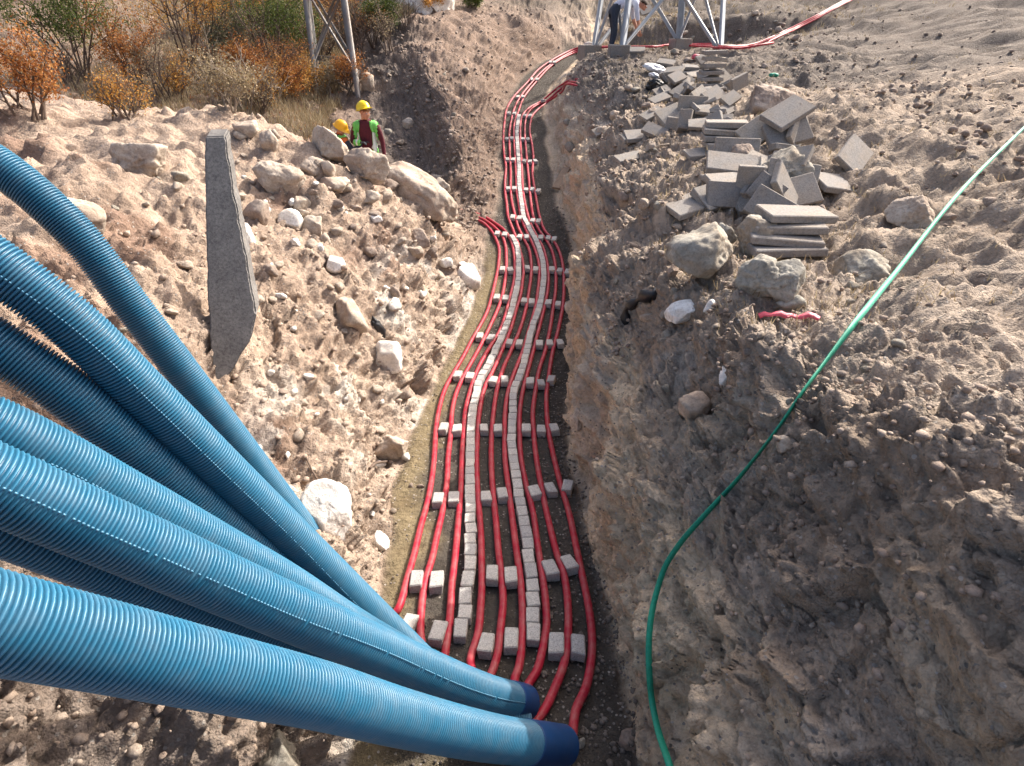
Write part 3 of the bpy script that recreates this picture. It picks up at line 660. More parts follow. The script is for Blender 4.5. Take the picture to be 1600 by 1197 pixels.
# ------------------------------------------------------------------ concrete blocks: spacer rows and divider lines
bvar = [box_mesh('concrete_block', 0.086, 0.150, 0.074, 0.007, 0.006, s_, M['block']) for s_ in range(6)]
dvar = [box_mesh('concrete_block', 0.084, 0.132, 0.072, 0.006, 0.004, 20 + s_, M['block']) for s_ in range(5)]
ORD = ['first', 'second', 'third', 'fourth', 'fifth', 'sixth', 'seventh', 'eighth', 'ninth', 'tenth', 'eleventh', 'twelfth', 'thirteenth', 'fourteenth', 'fifteenth', 'sixteenth', 'seventeenth', 'eighteenth', 'nineteenth', 'twentieth']
rows_px = [
 [(637,974),(684.6,985),(760,1003),(799.6,996.5),(869.5,1004),(903.4,1006.6)],
 [(650.8,903),(682,904),(769,894),(798.5,898),(860.5,886),(890,877)],
 [(684,778),(709,776),(759.4,774),(785.5,770),(835.6,766),(860.7,761),(886.7,758)],
 [(693,666),(714,668),(756,667),(778,668),(822.6,668),(845.6,669),(866.7,667)],
 [(715,584),(734,586),(770.8,592),(788.7,592),(828.6,594),(845.7,596.5),(861.5,591)],
 [(749.6,523),(766.7,526),(796,533),(811.5,534.6),(843,535),(859,533.8),(876,533.8)],
 [(776,463),(790,464),(819,468),(831,470),(857,471),(872,473),(887,476)],
 [(785,419),(797.4,419.6),(824,417),(837,419),(862.5,419),(874.6,421),(887,423)],
 [(776.7,363),(788.5,364.5),(811.8,368),(823,369),(845,369.5),(856.6,370),(866,372)],
 [(801,337.5),(811.5,339),(832,343),(841.5,344)],
 [(794,293.4),(803.6,293),(822,294.7),(831.5,294.7),(841,296.6)],
 [(793,247.7),(801.5,248),(819,250),(827.8,251),(836.5,250)],
 [(792,215.7),(799.6,215),(817,216),(824.6,216)],
 [(795,175.6),(803.6,176),(820,179),(828,180)],
 [(809,150),(817,150)], [(831,122.7),(839,122.7)], [(860,96),(866,96)],
]
def yaw_of(px, py):       # direction the cables run at that place
    a, b = on_floor(px, py + 6), on_floor(px, py - 6)
    return 0
def line_dir(P, i):
    a = P[max(0, i - 1)]; b = P[min(len(P) - 1, i + 1)]; return (b - a)
def tilt_floor(Y): return math.atan2(floor_z(Y + 0.15) - floor_z(Y - 0.15), 0.3)
nblk = 0
for r, row in enumerate(rows_px):
    P = [on_floor(x, y, 0.074) for x, y in row]
    for k, p in enumerate(P):
        o = bpy.data.objects.new('concrete_block', bvar[(r * 3 + k) % 6]); COL.objects.link(o)
        d = line_dir(P, k); yaw = math.atan2(d.y, d.x)
        if abs(yaw) > 0.5: yaw *= 0.4
        o.location = (p.x, p.y, floor_z(p.y) + 0.036 + random.uniform(0, 0.006))
        o.rotation_euler = (tilt_floor(p.y) + random.uniform(-.03, .03), random.uniform(-.04, .04), yaw * 0.6 + random.uniform(-.09, .09) - (0.28 if (r, k) in ((2, 6), (4, 6)) else 0))
        pos = 'leftmost' if k == 0 else 'rightmost' if k == len(P) - 1 else ORD[k] + ' from left'
        rowt = 'the cross row nearest the pipes' if r == 0 else 'the farthest cross row from the pipes' if r == len(rows_px) - 1 else 'the %s cross row from the pipes' % ORD[r]
        tag(o, 'grey concrete spacer block, %s in %s' % (pos, rowt), 'block', 'spacer blocks between the red cables'); nblk += 1
rightgrp = on_floor(849, 157.7, 0.074)
o = bpy.data.objects.new('concrete_block', bvar[2]); COL.objects.link(o); o.location = (rightgrp.x, rightgrp.y, floor_z(rightgrp.y) + 0.08); o.rotation_euler = (0, 0, -0.5)
tag(o, 'lone far spacer block under three red cables bending right into the bank', 'block', 'spacer blocks between the red cables')
div_px = {
 'left': [(719.5,996),(723,966),(726,941),(727,919),(731,894),(735,860),(736,820),(735,780),(734,740),(735,690),(737,650),(743,617),(751,587.5),(764,566),(774,545),(787,517),(800,481),(804,462),(809,441.6),(810.5,420),(810,398),(806.5,380),(799,366.5)],
 'right': [(834,1001),(834,975),(833.5,959),(832,934),(831,916),(828,889),(825.6,860),(820.5,820),(814.5,790),(810.5,760),(802.5,720),(799.5,680),(801,643),(803,610),(815,578),(823,548),(831,512.6),(842.5,480),(847,455),(849.7,429),(848.5,410),(844,391),(836.5,372.6),(826.5,354),(819,339),(815.5,318),(811.5,289),(811,258),(809,232.7),(808,201),(811,177.5)],
}
rowY = [float(np.mean([on_floor(x, y, 0.07).y for x, y in row])) for row in rows_px]
for side, px in div_px.items():
    W = smooth_path([on_floor(x, y, 0.072) for x, y in px], 0.01)
    s_ = np.r_[0, np.cumsum(np.linalg.norm(np.diff(W, axis=0), axis=1))]
    pos = 0.0; cnt = {}; k = 0
    while pos < s_[-1] - 0.06:
        L_ = random.choice([0.118, 0.128, 0.135, 0.142, 0.15]); c = pos + L_ / 2
        q = np.array([np.interp(c, s_, W[:, a]) for a in range(3)])
        q1 = np.array([np.interp(c - .06, s_, W[:, a]) for a in range(3)]); q2 = np.array([np.interp(c + .06, s_, W[:, a]) for a in range(3)])
        t = q2 - q1
        o = bpy.data.objects.new('concrete_block', dvar[k % 5]); COL.objects.link(o)
        nj = 0.008 if q[1] < 4 else 0.003
        o.location = (q[0] + random.uniform(-nj, nj), q[1], floor_z(q[1]) + 0.036 + random.uniform(0, .006))
        o.rotation_euler = (tilt_floor(q[1]) + random.uniform(-.025, .025), random.uniform(-.03, .03), math.atan2(t[1], t[0]) - math.pi / 2 + random.uniform(-.05, .05))
        o.scale = (random.uniform(.96, 1.02), (L_ - 0.003) / 0.132, 1)
        seg = int(np.searchsorted(rowY, q[1]))        # how many cross rows lie nearer than this block
        cnt[seg] = cnt.get(seg, 0) + 1
        if seg == 0: tx = 'grey block of the %s divider line, %s from its end by the pipes' % (side, ORD[cnt[seg] - 1])
        elif seg == 1: tx = 'grey block of the %s divider line, %s beyond the cross row nearest the pipes' % (side, ORD[cnt[seg] - 1])
        else: tx = 'grey block of %s divider line, %s beyond %s cross row from the pipes' % (side, ORD[cnt[seg] - 1], ORD[seg - 1])
        tag(o, tx, 'block', 'divider blocks laid end to end'); pos += L_ + random.uniform(0.001, 0.006); k += 1; nblk += 1
print('blocks', nblk)
# ------------------------------------------------------------------ rocks
_ico = {}
def ico(sub):
    if sub not in _ico:
        bm = bmesh.new(); bmesh.ops.create_icosphere(bm, subdivisions=sub, radius=1)
        _ico[sub] = (np.array([tuple(v.co) for v in bm.verts]), np.array([[v.index for v in f.verts] for f in bm.faces])); bm.free()
    return _ico[sub]
def rock_shape(sub, seed, planes=11, chip=0.10, rnd=0.2):
    """angular broken stone: a sphere cut by random planes, then chipped"""
    r_ = np.random.default_rng(seed); D, F = ico(sub)
    n = r_.normal(size=(planes, 3)); n /= np.linalg.norm(n, axis=1, keepdims=True); d = r_.uniform(0.55, 0.95, planes)
    dot = D @ n.T; rad = np.where(dot > 0.05, d[None] / np.maximum(dot, 0.05), 9).min(1)
    rad = np.minimum(rad, 1.15)
    rad = rad * (1 - rnd * 0.3) + rnd * 0.3
    V = D * rad[:, None]
    if sub >= 3:
        V = V * (1 + chip * 0.55 * fbm(D * 1.6 + seed * 3.1, 3, seed)[:, None])
        V = V + D * (chip * 0.26 * (fbm(D * 5 + seed * 1.7, 4, seed + 9))[:, None])
    else:
        V = V * (1 + r_.uniform(-chip, chip, (len(V), 1)))
    if sub >= 3: V = V + D * (chip * 0.9 * facets((D + 0.12 * np.stack([vnoise(D * 3 + q * 9, seed) for q in range(3)], 1)) * 1.9 + seed, seed))[:, None]
    V /= np.abs(V).max(0)
    return V, F
def rock_obj(name, loc, size, seed, m, sub=4, rot=None, planes=11, chip=0.15, rnd=0.22):
    V, F = rock_shape(sub, seed, planes, chip, rnd)
    V = V * np.array(size)
    me = mesh_np(name, V, F); o = link(name, me, None, [m], False)
    if sub >= 3:
        me.polygons.foreach_set('use_smooth', np.ones(len(me.polygons), bool))
    o.location = loc
    if rot: o.rotation_euler = rot
    return o
# boulders seen one by one: pixel box (centre, width, height), material, label, extra rotation
BL = [
 (517,226,60,62,'lime','pale rounded boulder standing against the two helmeted workers',0.1,0.25),
 (572,258,70,54,'lime','flat topped brown and white boulder just below the workers in helmets',0.0,0.2),
 (661,302,128,56,'lime','biggest long pale boulder tilted on the left bank crest by the trench',-0.55,0.12),
 (441,278,84,48,'lime','large sloping cream boulder on the left bank near the grey slab',-0.4,0.2),
 (519,285,52,28,'lime','oblong white boulder lying flat below the rounded worker-side boulder',-0.05,0.35),
 (487,260,30,28,'lime','squat angular stone left of the flat topped boulder',0,0.2),
 (514,262,26,26,'lime','small brown angular stone between the two worker-side boulders',0,0.2),
 (425,220,30,34,'lime','rounded dusty stone at the left bank top under the dry bushes',0.1,0.2),
 (385,202,44,28,'lime','low pale stone at the far left edge of the bank crest',0.1,0.2),
 (405,328,46,40,'brown_rock','big brown earthy boulder beside the grey concrete slab',0.2,0.25),
 (470,320,34,32,'lime','upright tan stone above the white crumbly stone',0.2,0.2),
 (458,342,42,34,'chalk','white crumbly stone among brown clods on the left bank',0.2,0.25),
 (491,352,38,36,'lime','tan stone with one dark side in the middle of the left bank',0.1,0.2),
 (384,362,30,40,'chalk','pointed white stone next to the grey slab edge',0.6,0.2),
 (462,377,20,14,'chalk','small round white stone on the brown hollow of the left bank',0,0.3),
 (585,340,26,13,'chalk','thin white flake lying below the biggest long boulder',-0.3,0.3),
 (612,290,28,22,'brown_rock','brown stone tucked into the shadow of the biggest boulder',0,0.2),
 (692,290,30,26,'lime','tan pointed stone behind the lower end of the biggest boulder',-0.4,0.2),
 (578,309,34,24,'lime','pair-like tan stone left of the biggest boulder',0.2,0.2),
 (655,372,34,34,'brown_rock','brown lump half buried below the biggest boulder',0.3,0.3),
 (726,418,38,56,'chalk','white weathered stone bulging from the left trench wall',0.5,0.35),
 (523,408,34,24,'chalk','white stone in the middle of the pale left slope',-0.4,0.35),
 (548,480,44,72,'lime','tall pale block sticking out beside the dark hole in the left bank',0.3,0.35),
 (612,545,52,48,'chalk','white chalky lump low on the left bank above the sand strip',0.2,0.4),
 (615,690,56,62,'lime','mauve shaded boulder at the foot of the left bank by the sand',0.3,0.3),
 (520,775,70,100,'chalk','bright white cracked rock above the blue pipes',0.5,0.45),
 (600,840,20,50,'chalk','white chalk spur pointing down to the sand strip',0.2,0.4),
 (440,1160,70,80,'grey_rock','big grey shaded rock under the nearest blue pipe',0.2,0.3),
 (576,130,24,32,'lime','white flat stone at the foot of the left tower leg',0.3,0.25),
 (462,128,20,18,'grey_rock','grey stone under the crossbar of the left steel tower',0.2,0.25),
 (640,190,22,18,'lime','light stone on the dark slope right of the workers',0,0.3),
 (1098,393,112,84,'grey_rock','largest grey boulder on the right bank, lit along its upper edge',0.15,0.2),
 (1128,366,42,34,'grey_rock','pitted stone leaning behind the largest grey boulder',0,0.25),
 (1178,363,58,62,'grey_rock','dark upright boulder below the stacked concrete slabs',0.1,0.2),
 (1186,430,72,66,'grey_rock','rounded grey boulder at the right, left one of a touching pair',0.3,0.2),
 (1226,435,66,66,'grey_rock','pale grey boulder at the right edge, right one of a touching pair',-0.3,0.2),
 (1233,470,44,30,'grey_rock','low grey stone under the touching pair of boulders',0,0.3),
 (1050,420,18,20,'brown_rock','orange brown stone pressed against the largest grey boulder',0,0.3),
 (1068,484,58,34,'chalk','long white stone on the right bank above the cut face',0.35,0.25),
 (1110,477,24,22,'chalk','small round white stone beside the long white stone',0,0.25),
 (1135,583,34,32,'chalk','white stone on the sunlit rim of the right bank',0.2,0.25),
 (1085,628,50,48,'lime','arched pale stone at the edge of the shaded right slope',0.3,0.35),
 (1228,690,42,30,'lime','pale stone beside the green strap at the right edge',0,0.3),
 (1225,488,26,16,'lime','pale stone pinning down the pink tape',0,0.25),
 (1222,262,70,60,'grey_rock','large grey boulder carrying a leaning slab at the right edge',0.3,0.3),
 (1160,238,36,42,'brown_rock','brown stone between the slab stack and the fanned slabs',0.1,0.3),
 (960,180,16,16,'lime','pale stone on the mound below the bending man',0,0.3),
 (920,72,16,10,'chalk','white stone on the left footing by the bending man',0,0.1),
 (985,1145,40,36,'brown_rock','dusty brown stone on the trench floor beside the pipe end',0,0.3),
 (907,1158,16,18,'grey_rock','small grey stone on the floor just past the nearest pipe end',0,0.2),
 (833,1105,14,26,'lime','pale stone wedged behind the second pipe collar',0,0.2),
 (900,650,20,34,'lime','pale stone loose at the foot of the right cut face',0,0.3),
 (1210,145,16,20,'grey_rock','grey stone on the dark earth heap right of the slabs',0,0.3),
 (1195,150,80,60,'brown_rock','pyramid shaped earth crusted boulder right of the tumbled slabs',0.1,0.45),
 (1340,420,90,70,'grey_rock','grey boulder on the right plateau beyond the slab pile',0.2,0.25),
 (1420,330,70,50,'lime','pale boulder far right on the plateau',0.2,0.25),
 (230,250,80,60,'lime','pale boulder on the left bank crest left of the grey slab',0.2,0.25),
 (130,330,90,60,'lime','broad cream boulder at the far left of the bank',-0.2,0.25),
]
for i, (x, y, w, h, mt, lab, roll, sink) in enumerate(BL):
    loc, nrm, Z = hit(x, y + h * 0.30)
    k = Z / FPX; rx = w / 2 * k * 1.06; rz = h / 2 * k * 1.12; ry = (rx + rz) / 2 * 0.95
    up = Vector((0, -0.15, 1)).normalized()
    o = rock_obj('boulder', loc + up * rz * (0.62 - sink), (rx, ry, rz), 300 + i, M[mt], 5 if w > 55 and Z < 10 else 4,  (random.uniform(-.15, .15), -roll, random.uniform(-.4, .4)), 11, 0.055 if mt == 'chalk' else 0.12, 0.14)
    tag(o, lab, 'boulder')

# loose stones
shp = [rock_shape(3, 900 + k, 10, 0.14) for k in range(8)]
stone_me = {}
for mt in ('lime', 'chalk', 'brown_rock', 'grey_rock'):
    for k in range(8):
        me = mesh_np('stone', shp[k][0], shp[k][1]); me.materials.append(M[mt]); me.polygons.foreach_set('use_smooth', np.ones(len(me.polygons), bool)); stone_me[mt, k] = me
LM = [(517,226,'rounded boulder by the workers'),(572,258,'flat topped boulder by the workers'),(661,302,'biggest long boulder'),(441,278,'large sloping cream boulder'),(405,328,'big brown boulder'),(458,342,'crumbly white stone'),
 (726,418,'white stone in the trench wall'),(548,480,'tall pale block'),(612,545,'white chalky lump'),(615,690,'mauve boulder by the sand'),(520,775,'white cracked rock'),(590,512,'black lump'),(392,440,'grey slab edge'),
 (1098,393,'largest grey boulder'),(1206,432,'touching pair of boulders'),(1068,484,'long white stone'),(1000,485,'black plastic scrap'),(1135,583,'white rim stone'),(1085,628,'arched pale stone'),(1228,690,'green strap'),
 (983,250,'single grey slab'),(938,208,'slab at the brink'),(575,185,'standing worker'),(563,150,'left steel tower leg'),(752,342,'bend of red cables'),(788,200,'far red cables'),(1131,82,'right tower leg'),(1108,110,'tall slab pile'),
 (960,90,'bending man'),(1235,50,'rising red cables'),(600,120,'top of the spoil heap'),(700,180,'spoil heap ridge'),(640,240,'dark spoil slope middle'),(1062,60,'middle tower leg'),(230,250,'outer left pale boulder'),(130,330,'broad cream boulder'),(1340,420,'outer right grey boulder'),(1420,330,'far right pale boulder')]
def where(x, y, rpx, mt):
    d, nx, ny, nm = min((math.hypot(x - a, y - b), x - a, y - b, n) for a, b, n in LM)
    dr = ('left' if nx < 0 else 'right') if abs(nx) > 2.2 * abs(ny) else ('above' if ny < 0 else 'below') if abs(ny) > 2.2 * abs(nx) else ('above left' if nx < 0 else 'above right') if ny < 0 else ('below left' if nx < 0 else 'below right')
    sz = 'tiny' if rpx < 8 else 'small' if rpx < 12 else 'middling' if rpx < 17 else 'stout'
    far = 'touching on the' if d < 22 else 'close' if d < 48 else 'well' if d < 90 else 'far'
    c = {'lime': 'pale', 'chalk': 'white', 'brown_rock': 'brown', 'grey_rock': 'grey'}[mt]
    if far == 'touching on the': far = 'right beside and'
    return '%s %s stone %s %s of the %s' % (sz, c, far, dr, nm) if not dr.startswith(('above', 'below')) or ' ' in dr else '%s %s stone %s %s the %s' % (sz, c, far, dr, nm)
def scatter_stones(n, boxes, mats, smin, smax, lab, grp, seed):
    rr = random.Random(seed); c = 0
    for _ in range(n * 3):
        if c >= n: break
        x0, y0, x1, y1 = rr.choice(boxes); x, y = rr.uniform(x0, x1), rr.uniform(y0, y1)
        loc, nrm, Z = hit(x, y)
        if Z > 26: continue
        rpx = rr.uniform(smin, smax) * (0.6 if rr.random() < 0.5 else 1)
        r = rpx * Z / FPX / 2
        mt = rr.choice(mats); o = bpy.data.objects.new('stone', stone_me[mt, rr.randrange(8)]); COL.objects.link(o)
        o.location = loc + Vector((0, 0, r * 0.25)); o.scale = (r * rr.uniform(.8, 1.3), r * rr.uniform(.8, 1.2), r * rr.uniform(.6, .95))
        o.rotation_euler = (rr.uniform(-.5, .5), rr.uniform(-.5, .5), rr.uniform(0, 6.28))
        tag(o, where(x, y, rpx, mt), 'stone', grp); c += 1
scatter_stones(78, [(360,200,700,420),(400,300,740,480)], ['lime','lime','chalk','brown_rock'], 12, 26, 'loose limestone stone lying among others on the upper sunlit left bank', 'loose stones on the upper left bank', 1)
scatter_stones(44, [(400,450,660,820)], ['lime','chalk','chalk','brown_rock'], 10, 24, 'pale stone bedded in the lower left bank above the sand strip', 'stones bedded in the lower left bank', 2)
scatter_stones(52, [(580,110,760,300)], ['lime','brown_rock','grey_rock'], 7, 13, 'stone on the brown spoil slope behind the helmeted workers', 'stones on the spoil slope', 3)
scatter_stones(60, [(1000,480,1249,700),(960,300,1060,480),(880,130,1030,260)], ['grey_rock','lime','lime','brown_rock'], 9, 22, 'stone scattered on the right bank above the cut face', 'stones on the right bank', 4)
scatter_stones(34, [(1040,20,1249,130)], ['grey_rock','lime','brown_rock'], 7, 14, 'small stone on the far bench behind the tower legs', 'stones on the far bench', 5)
scatter_stones(30, [(20,230,350,600),(1260,250,1580,600)], ['lime','grey_rock','brown_rock'], 12, 30, 'loose stone on the outer ground beside the trench works', 'stones on the outer ground', 6)

# gravel: countless small stones, joined
def gravel(name, idx, rmin, rmax, m, seed, grow=0.0):
    r_ = np.random.default_rng(seed)
    tv = []; 
    for k in range(10):
        V, F = rock_shape(1, 1200 + k, 9, 0.12); tv.append(V)
    F0 = F; n = len(idx); nv = len(tv[0])
    which = r_.integers(0, 10, n); base = np.stack(tv)[which]
    rad = r_.uniform(0, 1, n) ** 2.2 * (rmax - rmin) + rmin
    pos = PV[idx] + r_.normal(0, 0.02, (n, 3)) * np.array([1, 1, 0]) 
    rad = rad * (1 + grow * np.clip(pos[:, 1] - 3, 0, 12))
    a = r_.uniform(0, 2 * np.pi, n); ca, sa = np.cos(a), np.sin(a)
    sc = r_.uniform(0.7, 1.25, (n, 1, 3)) * np.array([1, 1, .8])
    b = base * sc
    x = b[..., 0] * ca[:, None] - b[..., 1] * sa[:, None]; y = b[..., 0] * sa[:, None] + b[..., 1] * ca[:, None]
    V = np.stack([x, y, b[..., 2]], -1) * rad[:, None, None] + pos[:, None] + np.array([0, 0, 1]) * (rad * 0.2)[:, None, None]
    F = (np.arange(n)[:, None, None] * nv + F0[None]).reshape(-1, 3)
    return tag(link(name, mesh_np(name, V.reshape(-1, 3), F), None, [m], False), kind='stuff')
Uv, Yv, Xv = U, PV[:, 1], PV[:, 0]
def pick(mask, n, seed):
    c = np.nonzero(mask)[0]; return np.random.default_rng(seed).choice(c, min(n, len(c)), replace=False)
inview = (Yv > 1.0) & (Yv < 26) & (np.abs(Xv) < 0.95 * (Yv * cP - PV[:, 2] * sP) )
gravel('gravel', pick(inview & (Uv < 5.9) & (Uv > 2.2) & (Yv < 10.5), 2400, 1), 0.005, 0.034, M['clod'], 1, 0.06)
gravel('gravel', pick(inview & (Uv < 5.9) & (Uv > 2.0) & (Yv > 10.5), 2200, 2), 0.008, 0.042, M['spoil_clod'], 2, 0.03)
gravel('gravel', pick(inview & (Uv > np.where(Yv < 4, 9.0, 8.3)) & (Uv < 11.8), 4800, 3), 0.004, 0.022, M['spoil_clod'], 3, 0.14)
gravel('gravel', pick(inview & (Uv > 7.6) & (Uv < 11.8), 1500, 4), 0.004, 0.018, M['clod'], 4, 0.12)
gravel('gravel', pick((Uv > 11.6) & (Yv > 4) & (Yv < 26) & (np.abs(Xv) < 22), 3000, 7), 0.012, 0.06, M['spoil_clod'], 7, 0.0)
gravel('gravel', pick(inview & (Uv > 6.02) & (Uv < 6.98) & (Yv < 19), 2600, 5), 0.003, 0.011, M['dark_clod'], 5, 0.04)
gravel('gravel', pick(inview & (Uv > 6.6) & (Uv < 7.15) & (Yv < 12), 1800, 6), 0.004, 0.022, M['dark_clod'], 6, 0.05)

# ------------------------------------------------------------------ concrete slabs tumbled on the right bank
SL = (0.47, 0.29, 0.062)
slab_me = [box_mesh('concrete_slab', *SL, 0.008, 0.005, 50 + k, M['slab']) for k in range(5)]
half_me = [box_mesh('concrete_slab', SL[0] * .6, SL[1], SL[2], 0.008, 0.022, 60 + k, M['slab']) for k in range(3)]
ns = 0
def slab(x, y, rx, ry, rz, lab, lift=0.0, half=False, s=1.0, loc=None, grp='concrete slabs tumbled on the right bank'):
    global ns
    L_ = loc if loc is not None else hit(x, y)[0]
    o = bpy.data.objects.new('concrete_slab', (half_me[ns % 3] if half else slab_me[ns % 5])); COL.objects.link(o)
    o.location = L_ + Vector((0, 0, lift)); o.rotation_euler = (R(rx), R(ry), R(rz)); o.scale = (s, s, 1)
    tag(o, lab, 'slab', grp); ns += 1; return o
def stack(x, y, n, rz, labs, rx=0, ry=0, gap=0.064, drift=(0.01, 0.0), s=1.0, tilt=0):
    base = hit(x, y)[0]
    for k in range(n):
        slab(0, 0, rx + random.uniform(-3, 3), ry + random.uniform(-3, 3), rz + random.uniform(-9, 9), labs[k], loc=base + Vector((drift[0] * k + random.uniform(-.03, .03), drift[1] * k + random.uniform(-.02, .02), 0.02 + gap * k)), s=s)
ORDL = ['lowest', 'second lowest', 'third lowest', 'fourth lowest', 'fifth lowest', 'sixth lowest', 'topmost']
stack(1106, 146, 7, 8, ['grey slab, %s in the tall leaning pile behind the tumbled slabs' % t for t in ORDL], gap=0.105, drift=(0.012, 0.03), s=0.85)
stack(1128, 228, 4, -6, ['grey slab, %s in the low neat stack below the tumble' % t for t in ('lowest', 'second lowest', 'second highest', 'topmost')], gap=0.066, drift=(0.012, 0.045))
stack(1222, 392, 4, -4, ['grey slab, %s in the stepped stack above the boulder pair' % t for t in ('lowest', 'second lowest', 'second highest', 'topmost')], gap=0.066, drift=(0.05, 0.085), s=1.15)
for e in [
 (1140,276,24,4,-12,'broad grey slab tilted towards the trench below the neat stack',0.12,False,1.05),
 (1147,256,68,0,-10,'thick grey slab standing on edge behind the broad tilted slab',0.12,False,1.0),
 (1098,246,8,-4,6,'flat grey slab half buried left of the broad tilted slab',0.04,False,0.9),
 (1184,226,35,-28,20,'pale slab leaning left, first of the fanned slabs at right',0.16,False,1.05),
 (1222,216,20,-22,28,'highest slab of the fanned group near the right edge',0.26,False,1.1),
 (1224,234,48,-12,10,'brownish slab standing in the middle of the fanned group',0.18,False,1.05),
 (1240,226,70,-40,60,'rear slab of the fanned group, mostly behind the others',0.16,False,1.0),
 (1075,328,14,-8,28,'grey slab lying flat alone at the left end of the lower slab row',0.04,False,0.92),
 (1106,324,38,-6,32,'narrow slab leaning on the next one in the lower row',0.08,True,0.9),
 (1132,326,62,3,2,'slab standing on edge with a tan muddy face in the lower row',0.12,False,0.8),
 (1130,308,15,0,14,'slab lying behind the muddy faced slab in the lower row',0.15,False,0.8),
 (1163,318,4,86,78,'thin upright slab standing like a post in the lower row',0.16,False,0.75),
 (1178,318,50,-30,48,'whitish slab leaning right behind the thin upright slab',0.08,True,0.9),
 (1192,316,56,32,-22,'grey slab propped beside the whitish leaning slab',0.10,True,0.9),
 (1200,296,46,24,30,'short slab propped high between boulder and leaning slabs',0.10,True,0.8),
 (1228,276,42,-16,-52,'smooth slab leaning on the large boulder at the right edge',0.16,False,0.85),
 (1232,300,60,6,-14,'slab with a bright sunlit upper edge at the right edge',0.14,False,1.0),
 (1236,322,46,-10,12,'slab with a sandy tan face at the right edge',0.12,False,1.0),
 (1220,322,52,50,20,'dirty brown slab tilted steeply against the sandy faced slab',0.14,False,0.95),
 (1204,342,58,22,-30,'dirty slab lying under the steeply tilted brown slab',0.08,False,0.9),
 (1112,164,28,-12,38,'sunlit cream slab lying slanted in the middle of the tumble',0.14,False,1.0),
 (1120,142,30,-14,32,'large grey slab sloping above the sunlit cream slab',0.20,False,1.15),
 (1092,158,40,-10,50,'dark shaded slab under the large sloping grey slab',0.08,False,1.0),
 (1056,133,26,-10,40,'square looking slab at the left end of the tumble',0.14,False,1.0),
 (1052,120,18,-6,-32,'slab bridging down to the square looking slab',0.12,False,1.0),
 (1040,104,16,4,-28,'pale slab at the far left top of the tumble',0.08,False,1.0),
 (1034,150,30,-8,34,'dark slab sliding down the left side of the tumble',0.06,False,1.0),
 (1030,160,12,-12,24,'long thin pale slab edge below the dark sliding slab',0.06,False,1.0),
 (1062,150,14,-20,24,'narrow slab lying uphill across the dark gap of the tumble',0.10,False,1.0),
 (1078,110,10,2,4,'thin slab lying flat under the plastic beside the tall pile',0.06,False,0.9),
 (1080,116,8,-3,-4,'grey slab second from the plastic left of the tall pile',0.04,False,0.9),
 (1083,122,10,0,2,'pale edged slab lying low left of the tall pile',0.04,True,1.1),
 (1094,104,24,30,-40,'white ended slab sticking up beside the tall pile',0.14,True,0.9),
 (1152,146,72,-14,28,'slab standing on edge right of the large sloping slab',0.16,False,0.85),
 (1140,166,26,-16,38,'grey slab lying right of the sunlit cream slab',0.10,False,0.8),
 (1080,178,66,2,0,'slab standing on edge with a yellowish end in the lower tumble',0.12,False,1.1),
 (1046,192,28,-12,28,'big dark slab at the lower left of the tumble',0.12,False,1.15),
 (1095,186,14,0,-8,'short cream slab lying level in the lower tumble',0.12,True,0.9),
 (1114,190,42,28,-58,'cream block-like slab leaning right in the lower tumble',0.10,True,0.9),
 (1100,196,12,4,-8,'pale short slab under the cream leaning one',0.06,True,0.9),
 (1088,200,14,-2,-12,'grey short slab at the bottom of the lower tumble',0.04,True,1.0),
 (1068,204,6,84,64,'narrow slab standing upright at the bottom of the tumble',0.14,False,0.75),
 (1050,206,62,6,-6,'dark slab with a pale end left of the upright narrow slab',0.08,True,1.0),
 (1022,214,24,12,-34,'bluish grey slab sliding out at the lower left of the tumble',0.08,False,0.9),
 (1002,216,16,-4,4,'long pale slab lying at the lower left foot of the tumble',0.04,False,1.1),
 (1018,184,12,-16,24,'thin sunlit slab edge above the lower left foot of the tumble',0.05,False,0.9),
 (1134,180,20,-10,40,'dark slab half hidden right of the lower tumble',0.06,False,0.8),
 (983,250,10,-8,16,'single grey slab lying apart on the trench side of the bank',0.03,False,0.85),
 (992,219,10,-2,8,'narrow slab lying apart just above the single grey slab',0.03,False,0.9),
 (938,208,22,-14,26,'light slab lying at the brink of the dark trench slope',0.04,False,0.8),
 (1008,28,38,-10,24,'slab stack piece leaning uphill beside the bending man',0.25,False,1.35),
 (995,84,20,0,-8,'slab lying between the tower footing and the red bench cables',0.08,False,1.0),
 (1300,300,20,10,20,'grey slab lying beyond the pile on the right plateau',0.08,False,1.0),
 (1330,260,40,-20,50,'grey slab tilted beyond the pile on the right plateau',0.10,False,1.0),
]:
    if e[1] < 215: e = list(e); e[8] *= 0.84; e[2] *= 1.25; e[3] *= 1.3
    slab(*e)
rr = random.Random(99)
for k in range(58):                                             # broken pieces filling the heap, alike
    if k < 42: x, y = rr.uniform(1035, 1135), rr.uniform(108, 212)
    else: x, y = rr.uniform(1090, 1245), rr.uniform(215, 335)
    slab(x, y, rr.uniform(-50, 50), rr.uniform(-50, 50), rr.uniform(0, 180), 'broken grey slab piece wedged among the tumbled slabs', rr.uniform(.0, .10), True, rr.uniform(.6, .95), None, 'broken slab pieces in the heap')
